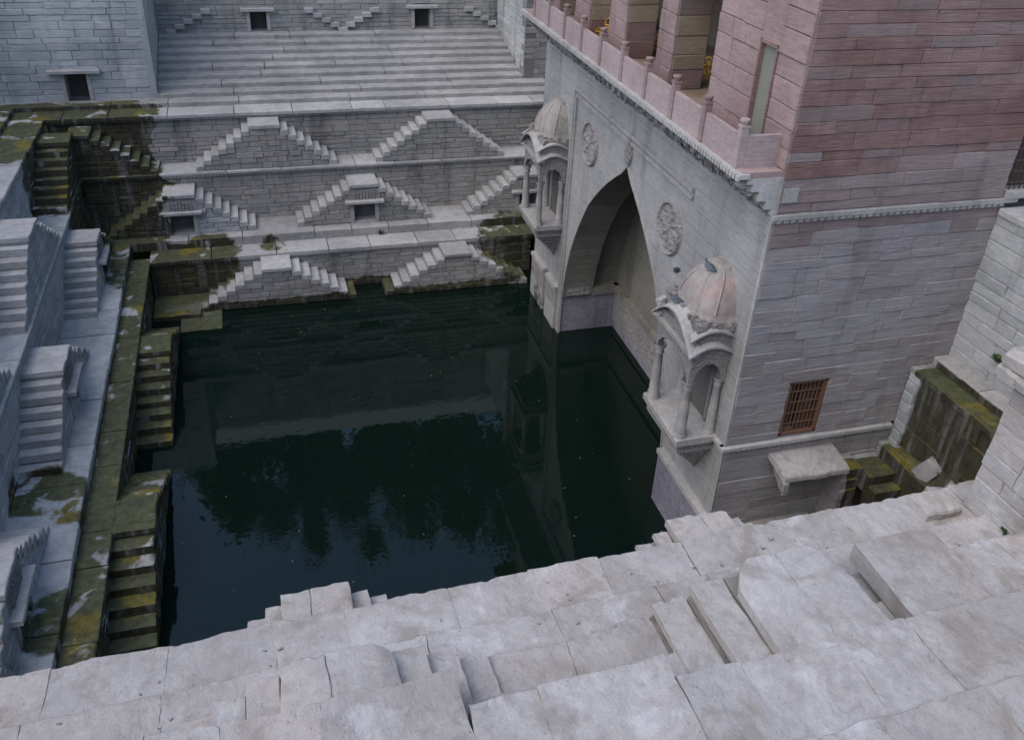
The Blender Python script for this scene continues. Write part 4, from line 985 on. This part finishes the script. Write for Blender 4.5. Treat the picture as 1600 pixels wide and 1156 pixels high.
def leaf_crown(centre, rad, n, size, rnd):
    mb = MB(); cl = [(Vector((rnd.gauss(0, .5) * rad[0], rnd.gauss(0, .5) * rad[1], rnd.gauss(0, .45) * rad[2])), rnd.uniform(.18, .36)) for _ in range(26)]
    for _ in range(n):
        cc, cr = rnd.choice(cl)
        p = Vector(centre) + cc + Vector((rnd.gauss(0, 1) * cr * rad[0] * .7, rnd.gauss(0, 1) * cr * rad[1] * .7, rnd.gauss(0, 1) * cr * rad[2] * .7))
        a = Vector((rnd.uniform(-1, 1), rnd.uniform(-1, 1), rnd.uniform(-.6, .6))).normalized() * size * rnd.uniform(.6, 1.3); b = a.cross(Vector((rnd.uniform(-1, 1), rnd.uniform(-1, 1), 1))).normalized() * size * .45
        mb.add([tuple(p - a), tuple(p + b), tuple(p + a), tuple(p - b)], [(0, 1, 2, 3)])
    return mb
def tree(x, y, h, rad, label, seed):
    rnd = random.Random(seed); root = thing('tree', (x, y, 13.3), label, 'tree', 'trees beyond the far wall')
    mb = MB(); zs = [13.3, 13.3 + h * .35, 13.3 + h * .7]
    for (z0, r0), (z1, r1) in (((zs[0], .35), (zs[1], .25)), ((zs[1], .25), (zs[2], .1))):
        for k in range(8):
            a0, a1 = k * math.pi / 4, (k + 1) * math.pi / 4
            mb.add([(x + r0 * math.cos(a0), y + r0 * math.sin(a0), z0), (x + r0 * math.cos(a1), y + r0 * math.sin(a1), z0), (x + r1 * math.cos(a1), y + r1 * math.sin(a1), z1), (x + r1 * math.cos(a0), y + r1 * math.sin(a0), z1)], [(0, 1, 2, 3)])
    for k in range(6):
        a = k * 1.05 + rnd.random(); p0 = Vector((x, y, 13.3 + h * .35)); p1 = p0 + Vector((math.cos(a) * rad[0] * .7, math.sin(a) * rad[1] * .7, h * rnd.uniform(.15, .4))); q = Vector((-math.sin(a), math.cos(a), 0)) * .06
        mb.add([tuple(p0 - q * 2), tuple(p0 + q * 2), tuple(p1 + q), tuple(p1 - q)], [(0, 1, 2, 3)])
    mb.build('trunk', M['bark'], root)
    leaf_crown((x, y, 13.3 + h * .62), rad, 8000, .27, rnd).build('crown', M['leaf'], root)
tree(-3.4, 45.5, 12.0, (2.0, 2.2, 5.2), "narrow leafy tree beyond the far wall, leftmost, seen mirrored in the water", 3)
tree(1.2, 46.0, 12.5, (2.2, 2.2, 5.0), "rounded tree beyond the far wall, second from the left", 5)
tree(5.6, 47, 13.5, (3.0, 2.6, 5.4), "broad tree beyond the far wall, in the middle", 7)
tree(10.2, 46, 14.5, (3.0, 2.6, 6.2), "tall dense tree beyond the far wall, right of the middle", 9)
tree(14.6, 46, 18, (3.4, 2.8, 8.4), "tallest tree beyond the far wall, behind the pavilion", 12)
r = thing('house', (3, 50, 13.3), "low plain house standing among the trees beyond the far wall", 'house')
build('wall', *boxd(IDF, -6, 12, 49, 56, 13.3, 17.2), M['lime'], r)
build('roof', *boxd(IDF, -6.3, 12.3, 48.7, 56.3, 17.2, 17.5), M['white'], r)
for k in range(5): build('window', *boxd(IDF, -4.5 + k * 3.4, -3.4 + k * 3.4, 48.95, 49.05, 14.4, 15.9), M['dark'], r)


def pigeons():
    for y, off, z, hd, lb in ((15.3, -.42, 7.62, 1.9, "dark pigeon on the top of the near dome"), (16.5, -.55, 6.95, -2.2, "pigeon with raised tail on the far side of the near dome's roof"), (15.6, -.95, 6.72, 2.6, "pigeon on the curved eave of the near domed balcony")):
        pigeon(fac(y, off, z), hd, lb)
pigeons()

lv = MB(); rl = random.Random(4)
for k in range(90):
    x, y = rl.uniform(-2.8, 9.3), rl.uniform(12.5, 29.3)
    if rl.random() < .45: x = 9.3 - abs(rl.gauss(0, .5)) if rl.random() < .4 else x; y = 29.3 - abs(rl.gauss(0, .6)) if rl.random() < .5 else y
    a = rl.uniform(0, 6.28); q = rl.uniform(.012, .035); c_, s_ = math.cos(a) * q, math.sin(a) * q
    lv.add([(x - c_, y - s_, .006), (x + s_ * .5, y - c_ * .5, .009), (x + c_, y + s_, .012), (x - s_ * .5, y + c_ * .5, .008)], [(0, 1, 2, 3)])
tag(lv.build('floating_leaves', flat("dry_leaf", (0.20, 0.18, 0.10), 0.8, nscale=2, var=.5)), kind='stuff')

rc = random.Random(8); cm_ = MB()
for k in range(70):
    y = rc.uniform(6.4, 9.3); x = rc.uniform(-3.4, 11.0)
    z = 5.83 if y > 8.52 else (6.0 if y > 7.8 else 6.17)
    q = rc.uniform(.012, .035); a = rc.uniform(0, 6.28)
    V_, F_ = boxd(lambda u, w_, zz: (x + u * math.cos(a) - w_ * math.sin(a), y + u * math.sin(a) + w_ * math.cos(a), z + zz), -q, q, -q * .6, q * .6, -.02, q * .8, q * .3); cm_.add(V_, F_)
tag(cm_.build('stone_chips', M['fore']), kind='stuff')
